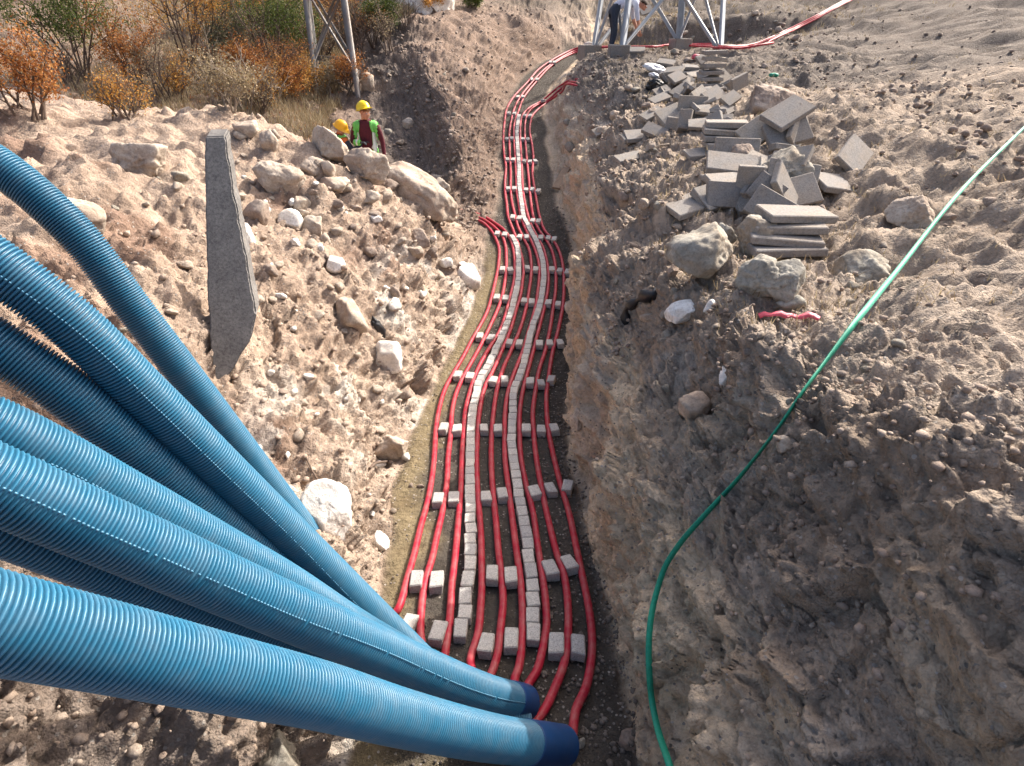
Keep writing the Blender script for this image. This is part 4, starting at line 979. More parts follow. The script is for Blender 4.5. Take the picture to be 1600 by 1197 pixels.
# ------------------------------------------------------------------ steel lattice towers
def tower(name, label, feet, top_scale, H, w, t, m, panels, foot=None, cross=None, bw=0.5):
    """feet: four ground points in order round the base; legs lean towards the axis"""
    c0 = sum(feet, Vector()) / 4
    root = empty(name, c0)
    inv = Vector(c0)
    tops = [Vector((c0.x + (f.x - c0.x) * top_scale, c0.y + (f.y - c0.y) * top_scale, c0.z + H)) for f in feet]
    P = lambda i, k: feet[i].lerp(tops[i], k)
    def put(nm, V, F, mm=None):
        o = link(nm, mesh_np(nm, V - np.array(tuple(inv)), F), root, [mm or m]); return o
    for i in range(4):
        V, F = angle_bar(feet[i] - Vector((0, 0, .15)), tops[i], w, t, c0 - feet[i]); put('leg', V, F)
    for a in range(len(panels) - 1):
        k0, k1 = panels[a], panels[a + 1]
        for i in range(4):
            j = (i + 1) % 4; mid = (feet[i] + feet[j]) / 2 - c0
            inw = (-mid).normalized() * (w * 0.35)
            for s_, (p, q) in enumerate(((P(i, k0), P(j, k1)), (P(j, k0), P(i, k1)))):
                V, F = angle_bar(p + inw * (1 + 0.5 * s_), q + inw * (1 + 0.5 * s_), w * bw, t * .8, -mid); put('brace', V, F)
            if cross and a in cross:
                V, F = angle_bar(P(i, k1) + inw * .3, P(j, k1) + inw * .3, w * .5, t * .8, -mid); put('crossbar', V, F)
    # cross arms near the top
    for kk, ln in ((0.80, 2.1), (0.92, 1.6)):
        z = c0.z + H * kk
        for s_ in (-1, 1):
            V, F = angle_bar((c0.x, c0.y - .25, z), (c0.x + s_ * ln, c0.y, z + .08), w * .6, t, (0, 1, 0)); put('cross_arm', V, F)
            V, F = angle_bar((c0.x, c0.y + .25, z), (c0.x + s_ * ln, c0.y, z + .05), w * .6, t, (0, -1, 0)); put('cross_arm', V, F)
    if foot:
        for i in range(4):
            me = bm_mesh('footing', box_data(foot[0], foot[1], foot[2], 0.02, 0.015, 80 + i))
            o = link('footing', me, root, [M['slab']]); o.location = feet[i] - c0 + Vector((0, 0, foot[2] * 0.5 - 0.12)); o.rotation_euler = (0, 0, 0.1 * i)
    return tag(root, label, 'tower')
# right tower: footing tops in the picture
def gp(x, y, dz=0): return hit(x, y)[0] + Vector((0, 0, dz))
fl = gp(966, 92); Xs = fl.x
ZR = fl.y * cP - fl.z * sP
def on_bench(px, Y):
    d = ray(px, 80); z_ = drop((px - 800) / FPX * (Y * cP + 0.75 * sP), Y)[0].z
    Zc = Y * cP - z_ * sP; return Vector(((px - 800) / FPX * Zc, Y, z_))
feetR = [on_bench(966, 18.3), on_bench(1131, 18.5), on_bench(1062, 20.9), on_bench(921, 20.3)]
tower('transmission_tower', 'pale grey steel lattice tower standing on concrete footings above the right trench wall', feetR, 0.30, 11.5, 0.15, 0.018, M['steel'],
      [0.005, 0.26, 0.48, 0.66, 0.8, 0.92], (0.55, 0.5, 0.42), cross=(0, 1, 2, 3, 4))
# left tower
a_, b_ = hit(491, 141)[0], hit(563, 153)[0]
side = (b_ - a_); side.z = 0; bk = Vector((-side.y, side.x, 0))
bk = bk * (1 if bk.y > 0 else -1)
feetL = [a_, b_, drop(b_.x * 1.075 - .05, b_.y * 1.075)[0], drop(a_.x * 1.075 + .12, a_.y * 1.075)[0]]
tower('transmission_tower', 'narrow weathered steel lattice tower rising among autumn bushes on the left', feetL, 0.55, 9.5, 0.11, 0.014, M['old_steel'],
      [0.0, 0.052, 0.24, 0.42, 0.58, 0.74, 0.9], None, cross=(0, 2, 4), bw=0.38)

# ------------------------------------------------------------------ people
skinm = simple('skin', (0.42, 0.20, 0.13), 0.6, var=0.08, scale=20, bstr=0)
hairm = simple('hair', (0.05, 0.032, 0.022), 0.8, var=0.3, scale=60, bstr=0.3)
maroon = simple('maroon_knit', (0.085, 0.012, 0.02), 0.9, var=0.25, scale=40, bstr=0.4)
navy = simple('navy_cloth', (0.022, 0.028, 0.045), 0.9, var=0.25, scale=30, bstr=0.4)
jean = simple('dark_trousers', (0.035, 0.045, 0.065), 0.9, var=0.25, scale=30, bstr=0.4)
shirt = simple('pale_shirt', (0.50, 0.52, 0.62), 0.85, var=0.08, scale=14, bstr=0.3, bdist=0.02)
orange_c = simple('orange_cloth', (0.55, 0.13, 0.03), 0.85, var=0.15, scale=20, bstr=0.3)
hiviz = simple('green_vest', (0.15, 0.50, 0.10), 0.7, var=0.12, scale=14, bstr=0.3, bdist=0.01)
reflect = simple('reflective_band', (0.62, 0.66, 0.60), 0.35, var=0.08)
hatY = simple('yellow_helmet', (0.80, 0.58, 0.015), 0.32, var=0.06, bstr=0)
hatO = simple('amber_helmet', (0.80, 0.40, 0.012), 0.32, var=0.06, bstr=0)
boot = simple('boot_leather', (0.05, 0.035, 0.025), 0.7, var=0.3)
glove = simple('dark_glove', (0.03, 0.033, 0.04), 0.8, var=0.3)
whitem = simple('eye', (0.6, 0.58, 0.55), 0.3, var=0.02, bstr=0)
def skin_mesh(verts, edges, rad, root=0, sub=2):
    me = bpy.data.meshes.new('tmp'); me.from_pydata([tuple(v) for v in verts], edges, []); me.update()
    o = bpy.data.objects.new('tmp', me); COL.objects.link(o)
    o.modifiers.new('s', 'SKIN'); sv = me.skin_vertices[0].data
    for i, r in enumerate(rad):
        sv[i].radius = r if isinstance(r, tuple) else (r, r); sv[i].use_root = (i == root)
    s2 = o.modifiers.new('u', 'SUBSURF'); s2.levels = sub; s2.render_levels = sub
    dg = bpy.context.evaluated_depsgraph_get(); dg.update()
    out = bpy.data.meshes.new_from_object(o.evaluated_get(dg)); bpy.data.objects.remove(o); bpy.data.meshes.remove(me)
    return out
def person(label, loc, J, rads, edges, seg_mat, mats, yaw=0.0, scale=1.0):
    """J: named joints; seg_mat: list of (joint a, joint b, material index) used to colour the one body mesh"""
    names = list(J); idx = {n: i for i, n in enumerate(names)}
    me = skin_mesh([J[n] for n in names], [(idx[a], idx[b]) for a, b in edges], [rads[n] for n in names], idx['pelvis'])
    root = empty('person', loc, yaw); root.scale = (scale,) * 3
    body = link('body', me, root, mats, True)
    ce = np.array([tuple(p.center) for p in me.polygons]); best = np.full(len(ce), 9.0); mi = np.zeros(len(ce), int)
    for a, b, k in seg_mat:
        A, B = np.array(J[a]), np.array(J[b]); ab = B - A; t = np.clip(((ce - A) @ ab) / (ab @ ab + 1e-9), 0, 1)
        d = np.linalg.norm(ce - (A + t[:, None] * ab), axis=1) - 0.4 * (rads[a][0] if isinstance(rads[a], tuple) else rads[a])
        w = d < best; best[w] = d[w]; mi[w] = k
    me.polygons.foreach_set('material_index', mi)
    return tag(root, label, 'person'), body
def hand(root, wrist, d, palm_n, m, curl=0.5, size=1.0):
    """palm with four unequal bent fingers and a thumb leaving its side"""
    w = Vector(wrist); d = Vector(d).normalized(); n = Vector(palm_n); n = (n - d * n.dot(d)).normalized(); s_ = d.cross(n)
    V = [w, w + d * .045 * size, w + d * .085 * size]; E_ = [(0, 1), (1, 2)]; Rr = [(.022, .016), (.034, .016), (.036, .013)]
    for k, (o, L_) in enumerate(((-.030, .072), (-.010, .082), (.011, .076), (.031, .060))):
        a = w + d * .09 * size + s_ * o; b = a + (d * (1 - curl * .3) + n * curl * .5) * L_ * .5; c = b + (d * (1 - curl) + n * curl) * L_ * .5
        i = len(V); V += [a, b, c]; E_ += [(2, i), (i, i + 1), (i + 1, i + 2)]; Rr += [.0095, .009, .0075]
    a = w + d * .03 * size - s_ * .034; b = a + (d * .7 - s_ * .6) * .04; c = b + (d + n * .4) * .03
    i = len(V); V += [a, b, c]; E_ += [(1, i), (i, i + 1), (i + 1, i + 2)]; Rr += [.012, .0105, .009]
    return link('hand', skin_mesh(V, E_, Rr, 0, 1), root, [m], True)
def helmet(root, c, up, fwd, m):
    up, fwd = Vector(up).normalized(), Vector(fwd); fwd = (fwd - up * fwd.dot(up)).normalized(); sd_ = up.cross(fwd)
    V, F = [], []; nr_, k = 7, 24
    for i in range(nr_):
        t = i / (nr_ - 1) * math.pi / 2
        for j in range(k):
            a = j / k * 2 * math.pi; r = math.cos(t)
            ridge = 1 + (0.05 if abs(math.sin(a)) < 0.2 else 0) * math.sin(t)
            V.append(Vector(c) + fwd * (0.142 * r * math.cos(a)) + sd_ * (0.118 * r * math.sin(a)) + up * (0.135 * math.sin(t) * ridge))
    o = len(V)
    for j in range(k):
        a = j / k * 2 * math.pi; pk = 0.165 + (0.055 * max(0, math.cos(a)) ** 2)
        V.append(Vector(c) + fwd * (pk * math.cos(a)) + sd_ * (0.135 * math.sin(a)) - up * 0.012)
    for i in range(nr_ - 1):
        for j in range(k): F.append([i * k + j, i * k + (j + 1) % k, (i + 1) * k + (j + 1) % k, (i + 1) * k + j])
    for j in range(k): F.append([o + j, o + (j + 1) % k, (j + 1) % k, j])
    V2 = [v - up * 0.006 for v in V]; n = len(V); F2 = [[a + n for a in reversed(f)] for f in F]
    me = mesh_np('helmet', [tuple(v) for v in V + V2], F + F2); return link('helmet', me, root, [m], True)
def vest(root, body, test, m, mb, bands):
    """a shell over the torso of the body, open in front"""
    me = body.data; vn = [v.normal.copy() for v in me.vertices]
    fs = [p for p in me.polygons if test(p.center)]
    used = sorted({v for p in fs for v in p.vertices}); mp = {v: i for i, v in enumerate(used)}
    V = [tuple(me.vertices[v].co + vn[v] * 0.018) for v in used]; V2 = [tuple(me.vertices[v].co + vn[v] * 0.006) for v in used]
    n = len(V); F = [[mp[v] for v in p.vertices] for p in fs]
    cnt = {}
    for f in F:
        for a, b in zip(f, f[1:] + f[:1]): cnt[(a, b)] = 1
    rim = [[b, a, a + n, b + n] for (a, b) in cnt if (b, a) not in cnt]
    nm = bpy.data.meshes.new('safety_vest'); nm.from_pydata(V + V2, [], F + [[v + n for v in reversed(f)] for f in F] + rim); nm.update()
    o = link('safety_vest', nm, root, [m, mb], True)
    for p in nm.polygons: p.material_index = 1 if bands(p.center) else 0
    return o
def face(root, c, fwd, up):
    fwd = Vector(fwd).normalized(); up = Vector(up).normalized(); s_ = up.cross(fwd)
    for k in (-1, 1):
        V, F = ico(1); V = V * 0.011 + np.array(tuple(Vector(c) + fwd * 0.093 + s_ * 0.032 * k + up * 0.0))
        link('eye', mesh_np('eye', V, F), root, [whitem], True)
        V, F = ico(1); V = V * 0.006 + np.array(tuple(Vector(c) + fwd * 0.101 + s_ * 0.032 * k))
        link('pupil', mesh_np('pupil', V, F), root, [hairm], True)
BODY_E = [('pelvis','waist'),('waist','chest'),('chest','collar'),('collar','neck'),('neck','jaw'),('jaw','crown'),('jaw','nose'),('crown','ear_a'),('crown','ear_b'),
 ('collar','sh_a'),('sh_a','el_a'),('el_a','wr_a'),('collar','sh_b'),('sh_b','el_b'),('el_b','wr_b'),
 ('pelvis','hip_a'),('hip_a','kn_a'),('kn_a','an_a'),('an_a','toe_a'),('pelvis','hip_b'),('hip_b','kn_b'),('kn_b','an_b'),('an_b','toe_b')]
RAD = dict(pelvis=(.155,.12), waist=(.15,.115), chest=(.175,.125), collar=(.11,.09), neck=.055, jaw=(.075,.085), crown=(.085,.095), nose=.016, ear_a=.018, ear_b=.018,
 sh_a=.072, el_a=.050, wr_a=.034, sh_b=.072, el_b=.050, wr_b=.034, hip_a=.095, kn_a=.066, an_a=.045, toe_a=.035, hip_b=.095, kn_b=.066, an_b=.045, toe_b=.035)
def legs(d=0.0): return dict(hip_a=(.10,0,.90), kn_a=(.125,-.03+d,.48), an_a=(.135,.03,.07), toe_a=(.15,-.15,.035), hip_b=(-.10,0,.90), kn_b=(-.125,-.03+d,.48), an_b=(-.135,.03,.07), toe_b=(-.15,-.15,.035))
# standing worker, maroon jumper under an open green vest; front is -Y, a = his left (picture right)
hf = Vector((0.80, -0.58, -0.02)).normalized(); hs = Vector((0, 0, 1)).cross(hf)
hc = Vector((0.01, -0.03, 1.63))
J = dict(pelvis=(0,0,.96), waist=(0,0,1.12), chest=(0,0,1.32), collar=(0,.01,1.45), neck=(0.0,-.005,1.53), jaw=tuple(hc - Vector((0,0,.035)) + hf * .01), crown=tuple(hc + Vector((0,0,.075))),
 nose=tuple(hc + hf * .10 - Vector((0,0,.02))), ear_a=tuple(hc + hs * .088 + Vector((0,0,.01))), ear_b=tuple(hc - hs * .088 + Vector((0,0,.01))),
 sh_a=(.20,0,1.41), el_a=(.275,.03,1.13), wr_a=(.30,-.06,.88), sh_b=(-.20,0,1.41), el_b=(-.27,-.06,1.14), wr_b=(-.08,-.26,1.16), **legs())
SEG = [('pelvis','chest',0),('chest','collar',0),('collar','sh_a',0),('collar','sh_b',0),('sh_a','el_a',0),('sh_b','el_b',0),('el_a','wr_a',0),('el_b','wr_b',0),('neck','jaw',1),('jaw','crown',1),('jaw','nose',1),('crown','ear_a',1),('crown','ear_b',1),
 ('hip_a','kn_a',2),('hip_b','kn_b',2),('kn_a','an_a',2),('kn_b','an_b',2),('an_a','toe_a',3),('an_b','toe_b',3)]
p0 = at(587, 330, 10.75); g0 = drop(p0.x, p0.y)[0]
top = at(563, 162, 10.75)
pr, bd = person('person in yellow helmet, open green vest and maroon jumper, standing behind the pale boulders', g0, J, RAD, BODY_E, SEG, [maroon, skinm, navy, boot], 0.0, min(1.12, max(.9, (top.z - g0.z) / 1.80)))
helmet(pr, hc + Vector((0, 0, .078)) - hf * .02, Vector((0, 0, 1)) - hf * .22, hf, hatY)
face(pr, hc + Vector((0, 0, .012)), hf, (0, 0, 1))
hand(pr, J['wr_a'], (.02, -.12, -1), (-.4, -1, 0), skinm, .45)
hand(pr, J['wr_b'], (.9, -.35, .1), (0, -.3, -1), glove, .8)
vest(pr, bd, lambda c: 0.93 < c.z < 1.49 and abs(c.x) < .215 and not (c.y < -.01 and abs(c.x) < .085 + (c.z - .95) * .02), hiviz, reflect,
     lambda c: abs(c.z - 1.06) < .035 or (c.y < 0 and abs(abs(c.x) - .15) < .02 and c.z < 1.3))
# second worker, stooping and reaching, seen from behind the rounded boulder
hf2 = Vector((0.80, -0.40, -0.42)).normalized(); up2 = Vector((0.42, -0.18, 0.88)).normalized(); hs2 = up2.cross(hf2)
hc2 = Vector((0.19, -0.06, 1.44))
J2 = dict(pelvis=(0,0,.90), waist=(.03,-.01,1.04), chest=(.09,-.03,1.20), collar=(.14,-.05,1.30), neck=(.16,-.055,1.36), jaw=tuple(hc2 - up2 * .035 + hf2 * .012), crown=tuple(hc2 + up2 * .07),
 nose=tuple(hc2 + hf2 * .10 - up2 * .02), ear_a=tuple(hc2 + hs2 * .088), ear_b=tuple(hc2 - hs2 * .088),
 sh_a=(.26,-.15,1.25), el_a=(.42,-.20,1.06), wr_a=(.60,-.16,1.20), sh_b=(.02,.14,1.25), el_b=(.16,.20,1.0), wr_b=(.36,.10,1.02), **{k: (v[0] * .9, v[1], v[2] * .97) for k, v in legs(-.05).items()})
SEG2 = [('pelvis','chest',0),('chest','collar',0),('collar','sh_a',4),('collar','sh_b',4),('sh_a','el_a',0),('sh_b','el_b',0),('el_a','wr_a',0),('el_b','wr_b',0),('collar','neck',4)] + SEG[8:]
p2 = at(537, 330, 10.75); g2_ = drop(p2.x, p2.y)[0]; top2 = at(531, 179, 10.75)
for k_ in list(J2):
    if k_[:2] not in ('kn', 'an', 'to'): J2[k_] = (J2[k_][0], J2[k_][1], J2[k_][2] - .03)
J2['kn_a'] = (.13, -.12, .46); J2['kn_b'] = (-.12, -.10, .46); hc2 = hc2 - Vector((0, 0, .03))
pr2, bd2 = person('person in amber helmet stooping behind the rounded boulder, orange collar, dark sleeve reaching out', g2_, J2, RAD, BODY_E, SEG2, [navy, skinm, navy, boot, orange_c], 0.0, min(1.15, max(.85, (top2.z - g2_.z) / 1.56)))
helmet(pr2, hc2 + up2 * .05 - hf2 * .01, up2, hf2, hatO)
face(pr2, hc2 + up2 * .01, hf2, up2)
hand(pr2, J2['wr_a'], (.9, .1, .25), (0, -.2, -1), glove, .6); hand(pr2, J2['wr_b'], (.9, -.3, .1), (0, -.2, -1), glove, .6)
vest(pr2, bd2, lambda c: .83 < c.z < 1.30 and (Vector((c.x, c.y, 0)) - Vector((.1, -.03, 0)).lerp(Vector((0, 0, 0)), (1.17 - c.z) * 2)).length < .19, hiviz, reflect, lambda c: abs(c.z - .99) < .03)
# third: bending over by the right tower, head down to the right
hf3 = Vector((0.72, -0.10, -0.68)).normalized(); up3 = Vector((0.70, -0.02, 0.70)).normalized(); hs3 = up3.cross(hf3)
hc3 = Vector((0.68, -0.04, .98))
J3 = dict(pelvis=(0,0,.93), waist=(.14,0,1.02), chest=(.36,-.01,1.08), collar=(.50,-.02,1.06), neck=(.575,-.03,1.035), jaw=tuple(hc3 - up3 * .03 + hf3 * .015), crown=tuple(hc3 + up3 * .07),
 nose=tuple(hc3 + hf3 * .10 - up3 * .02), ear_a=tuple(hc3 + hs3 * .088), ear_b=tuple(hc3 - hs3 * .088),
 sh_a=(.47,-.21,1.02), el_a=(.53,-.24,.74), wr_a=(.62,-.20,.50), sh_b=(.47,.19,1.02), el_b=(.55,.2,.74), wr_b=(.66,.12,.50),
 hip_a=(.0,-.10,.88), kn_a=(.05,-.13,.47), an_a=(-.03,-.14,.07), toe_a=(.15,-.16,.035), hip_b=(.0,.10,.88), kn_b=(.08,.13,.47), an_b=(.03,.14,.07), toe_b=(.2,.16,.035))
SEG3 = [('waist','chest',0),('chest','collar',0),('collar','sh_a',0),('collar','sh_b',0),('sh_a','el_a',0),('sh_b','el_b',0),('el_a','wr_a',1),('el_b','wr_b',1),('neck','jaw',1),('jaw','crown',1),('jaw','nose',1),('crown','ear_a',1),('crown','ear_b',1),
 ('pelvis','hip_a',2),('pelvis','hip_b',2),('hip_a','kn_a',2),('hip_b','kn_b',2),('kn_a','an_a',2),('kn_b','an_b',2),('an_a','toe_a',3),('an_b','toe_b',3)]
g3 = on_bench(953, 18.75)
pr3, bd3 = person('person in pale shirt and dark trousers bending to the ground beside the right tower leg', g3, J3, RAD, BODY_E, SEG3, [shirt, skinm, jean, boot], 0.12, 1.14)
hand(pr3, J3['wr_a'], (.35, .1, -1), (.3, .9, 0), skinm, .5); hand(pr3, J3['wr_b'], (.3, -.2, -1), (.3, -.9, 0), skinm, .5)
face(pr3, hc3 + up3 * .01, hf3, up3)
V, F = ico(3); q = V * np.array([.098, .108, .108]); D_ = V @ np.array(tuple((up3 - hf3 * .45).normalized())); keep = D_ > .18
mp = -np.ones(len(V), int); mp[keep] = np.arange(keep.sum()); Fh = F[keep[F].all(1)]
link('hair', mesh_np('hair', q[keep] + np.array(tuple(hc3 + up3 * .035)), mp[Fh]), pr3, [hairm], True)

# ------------------------------------------------------------------ slab edge at the left, strap, scraps
poly = [(352,212),(363,290),(384,400),(401,492),(391,532),(357,588),(336,598),(328,540),(322,400),(320,214)]
zs = 4.0
base_pt = hit(357, 586); zs = min(base_pt[2] * 0.985, 4.6)
pe = []
for (x0, y0), (x1, y1) in zip(poly, poly[1:] + poly[:1]):
    m_ = max(1, int(math.hypot(x1 - x0, y1 - y0) / 9)); pe += [(x0 + (x1 - x0) * q / m_ + random.uniform(-1.3, 1.3), y0 + (y1 - y0) * q / m_ + random.uniform(-1.3, 1.3)) for q in range(m_)]
poly = pe
front = [at(x, y, zs + (586 - y) * 0.0010) for x, y in poly]
back = [p + Vector((-0.04, 0.20, 0.03)) for p in front]
bm = bmesh.new(); fv = [bm.verts.new(p) for p in front]; bv = [bm.verts.new(p) for p in back]
bm.faces.new(fv); bm.faces.new(bv[::-1]); n_ = len(poly)
for i in range(n_): bm.faces.new((fv[i], bv[i], bv[(i + 1) % n_], fv[(i + 1) % n_]))
bmesh.ops.recalc_face_normals(bm, faces=bm.faces[:]); bmesh.ops.bevel(bm, geom=bm.edges[:], offset=0.012, segments=2, affect='EDGES')
M['bigslab'] = simple('weathered_concrete', (0.19, 0.18, 0.165), 0.85, var=0.22, scale=5, bstr=0.5, bdist=0.006, dust=(0.13, 0.125, 0.12, 0.8), dusts=11, spec=0.2)
speckle(M['bigslab'], 45, 0.6)
tag(link('concrete_slab', bm_mesh('concrete_slab', bm), None, [M['bigslab']]), 'broken concrete slab standing on edge at the left edge of the bank', 'slab')

def ribbon(name, px, width, m, lift=0.03, twist=None, thick=0.0025):
    px = smooth_path([(x, y, 0) for x, y in px], 8.0)[:, :2]
    P = np.array([(x, y, hit(x, y)[2]) for x, y in px]); Zs = P[:, 2].copy(); n_ = len(Zs)
    Zm = np.array([Zs[max(0, k - 5):k + 6].min() for k in range(n_)])
    Zs = np.array([Zm[max(0, k - 6):k + 7].mean() for k in range(n_)]); Zs = np.minimum(Zs, P[:, 2])
    W = [at(x, y, z - lift) for (x, y, _), z in zip(P, Zs)]
    Q = smooth_path(W, 0.03); n = len(Q); T, A, B = frames(Q)
    tt = np.linspace(0, 1, n); ang = np.interp(tt, [k[0] for k in twist], [k[1] for k in twist])
    view = -Q / np.linalg.norm(Q, axis=1, keepdims=True); S_ = np.cross(T, view); S_ /= np.linalg.norm(S_, axis=1, keepdims=True)
    N_ = np.cross(S_, T); ca, sa = np.cos(ang)[:, None], np.sin(ang)[:, None]
    s1 = S_ * ca + N_ * sa; n1 = N_ * ca - S_ * sa
    V = np.stack([Q + s1 * width / 2 + n1 * thick, Q - s1 * width / 2 + n1 * thick, Q - s1 * width / 2 - n1 * thick, Q + s1 * width / 2 - n1 * thick], 1).reshape(-1, 3)
    i = np.arange(n - 1)[:, None] * 4; j = np.arange(4)[None]; j2 = (j + 1) % 4
    F = np.stack([i + j, i + j2, i + 4 + j2, i + 4 + j], -1).reshape(-1, 4)
    return link(name, mesh_np(name, V, F), None, [m], False)
o = ribbon('strap', [(1620,180),(1500,300),(1400,425),(1330,512),(1290,565),(1249,620),(1225,656),(1200,690),(1150,752),(1100,806),(1062,850),(1040,884),(1026,925),(1018,960),(1014,1000),(1014,1040),(1018,1090),(1028,1140),(1046,1195),(1060,1240)], 0.029, M['green'], 0.03,
           [(0, 0), (0.64, 0.1), (0.72, 1.15), (0.78, 1.25), (0.84, 0.75), (0.9, 0.5), (1, 0.3)])
tag(o, 'green webbing strap trailing down the shaded right bank into the trench', 'strap')
o = ribbon('plastic_tape', [(1186,494),(1196,490),(1206,493),(1216,488),(1226,494),(1238,492),(1249,497),(1262,491),(1280,498)], 0.034, M['pink'], 0.015, [(0, .2), (.2, 1.1), (.4, .1), (.6, 1.2), (.8, .2), (1, .9)])
tag(o, 'crumpled pink plastic tape lying on the right bank below the touching boulders', 'tape')
# black sheet curled over the right bank brink
h1, h2 = hit(980, 492)[0], hit(1020, 472)[0]
Q = [h1 + Vector((0.0, 0, -.14)), h1 + Vector((-.02, -.03, .02)), h1.lerp(h2, .5) + Vector((0, 0, .05)), h2 + Vector((0, 0, .03)), h2 + Vector((.05, .1, -.02))]
q = smooth_path(Q, 0.03); r_ = 0.035 + 0.018 * np.sin(np.arange(len(q)) * 0.9); r_[0] = r_[-1] = 0.012
V, F = tube_data(q, r_, 9); V = V + np.array([0, 0, .035]) + 0.012 * np.stack([fbm(V * 9, 2, 5), fbm(V * 9, 2, 6), fbm(V * 9, 2, 7)], 1)
tag(link('plastic_sheet', quads_mesh('plastic_sheet', V, F), None, [M['black']], True), 'black plastic scrap bent over the brink of the right trench wall', 'plastic')
# black lump set into the left bank
h1 = hit(590, 512)[0]
V, F = rock_shape(3, 77, 8, 0.25); V = V * np.array([0.07, 0.06, 0.15])
o = link('black_lump', mesh_np('black_lump', V, F), None, [M['black']], True); o.location = h1; o.rotation_euler = (.2, -.3, 0)
tag(o, 'black lump stuck in the middle of the left bank', 'scrap')
h1, nz, Zz = hit(387, 391); V, F = rock_shape(2, 78, 8, 0.3)
o = link('paper_scrap', mesh_np('paper_scrap', V * np.array([.05, .035, .018]), F), None, [M['yellow']]); o.location = h1 + Vector((0, 0, .02)); o.rotation_euler = (0.2, 0.3, .4)
tag(o, 'small yellow scrap on the left bank next to the big broken slab', 'scrap')
# plastic bags in the slab tumble
for k, (x, y, lab, sz) in enumerate([(1022, 110, 'upper shiny plastic bag crumpled at the left of the tumbled slabs', (.30,.17,.075)), (1024, 124, 'lower shiny plastic bag crumpled at the left of the tumbled slabs', (.28,.16,.07)), (1022, 138, 'black plastic bag under the shiny bags beside the tumbled slabs', (.22,.18,.12))]):
    V, F = ico(4); dd = 1 - np.abs(fbm(V * 2.3 + k * 9, 4, 50 + k)); V = V * (0.62 + 0.42 * dd[:, None]); V = V * np.array(sz)
    l_ = hit(x, y)[0]; o = link('plastic_bag', mesh_np('plastic_bag', V, F), None, [M['black' if k == 2 else 'bag']], False); o.location = l_ + Vector((0, -.05, .05)); o.rotation_euler = (.3, .2, k)
    tag(o, lab, 'bag')
h1 = hit(1088, 93)[0]; V, F = ico(3); V = V * (0.6 + 0.4 * (1 - np.abs(fbm(V * 2.5, 3, 61)))[:, None]) * np.array([.14,.1,.07])
o = link('red_rag', mesh_np('red_rag', V, F), None, [M['pink']]); o.location = h1 + Vector((0, 0, .05)); tag(o, 'small red rag beside the tall leaning slab pile', 'rag')
h1 = hit(1208, 120)[0]; V, F = ico(3); V = V * (0.6 + 0.4 * (1 - np.abs(fbm(V * 2.5, 3, 63)))[:, None]) * np.array([.11,.09,.045])
o = link('green_rag', mesh_np('green_rag', V, F), None, [M['green']]); o.location = h1 + Vector((0, 0, .03)); tag(o, 'dull green rag on the dark ground right of the slabs', 'rag')
# plank leaning in the dark right side of the trench
ha, hb = hit(871, 299)[0], hit(887, 268)[0]
d = (hb - ha); me = box_mesh('plank', 0.17, d.length * 1.05, 0.05, 0.006, 0.006, 5, M['timber'])
o = bpy.data.objects.new('plank', me); COL.objects.link(o); o.location = (ha + hb) / 2 + Vector((-.03, -.02, .07)); o.rotation_euler = d.to_track_quat('Y', 'Z').to_euler()
tag(o, 'short brown plank leaning against the foot of the dark right trench wall', 'plank')
for k, (x0, y0, x1, y1, lab) in enumerate([(1008,240,1045,228,'pale stick lying below the tumbled slabs on the right bank'), (578,735,607,722,'broken root sticking out of the left bank above the sand'), (480,720,520,800,'thin dry root trailing over the white cracked rock')]):
    a_, b_ = hit(x0, y0)[0], hit(x1, y1)[0]
    o = tube('stick', [a_ + Vector((0, 0, .02)), a_.lerp(b_, .35) + Vector((0, -.02, .06)), a_.lerp(b_, .7) + Vector((.02, -.02, .045)), b_ + Vector((0, 0, .02))], [0.016, 0.012, 0.006][k], 7, 0.03, None, M['pale_twig' if k == 0 else 'bark']); tag(o, lab, 'stick')

# ------------------------------------------------------------------ bushes
def grow(base, H, spread, nst, rr, lev=2, lean=(0, 0)):
    """returns list of (points, radii) for twigs, and tip points with direction"""
    tw, tips = [], []
    def rec(p, d, L_, r, lv):
        n = 4; P = [p.copy()]; q = p.copy(); dd = d.copy()
        for i in range(n):
            dd = (dd + Vector((rr.gauss(0, .16), rr.gauss(0, .16), rr.gauss(0.03, .10)))).normalized(); q = q + dd * (L_ / n); P.append(q.copy())
            if lv > 0 and i >= 1:
                for _ in range(rr.choice((1, 1, 2))):
                    nd = (dd + Vector((rr.gauss(0, .65), rr.gauss(0, .65), rr.gauss(.1, .4)))).normalized()
                    rec(q, nd, L_ * rr.uniform(.38, .62), r * .5, lv - 1)
            if lv == 0: tips.append((q.copy(), dd.copy()))
        tips.append((q.copy(), dd.copy()))
        tw.append((P, r))
    for _ in range(nst):
        a = rr.uniform(0, 6.28); d = Vector((math.cos(a) * spread * rr.random() + lean[0], math.sin(a) * spread * rr.random() + lean[1], 1)).normalized()
        rec(base + Vector((rr.gauss(0, .08), rr.gauss(0, .08), -.05)), d, H * rr.uniform(.6, 1.0), .014 + H * .006, lev)
    return tw, tips
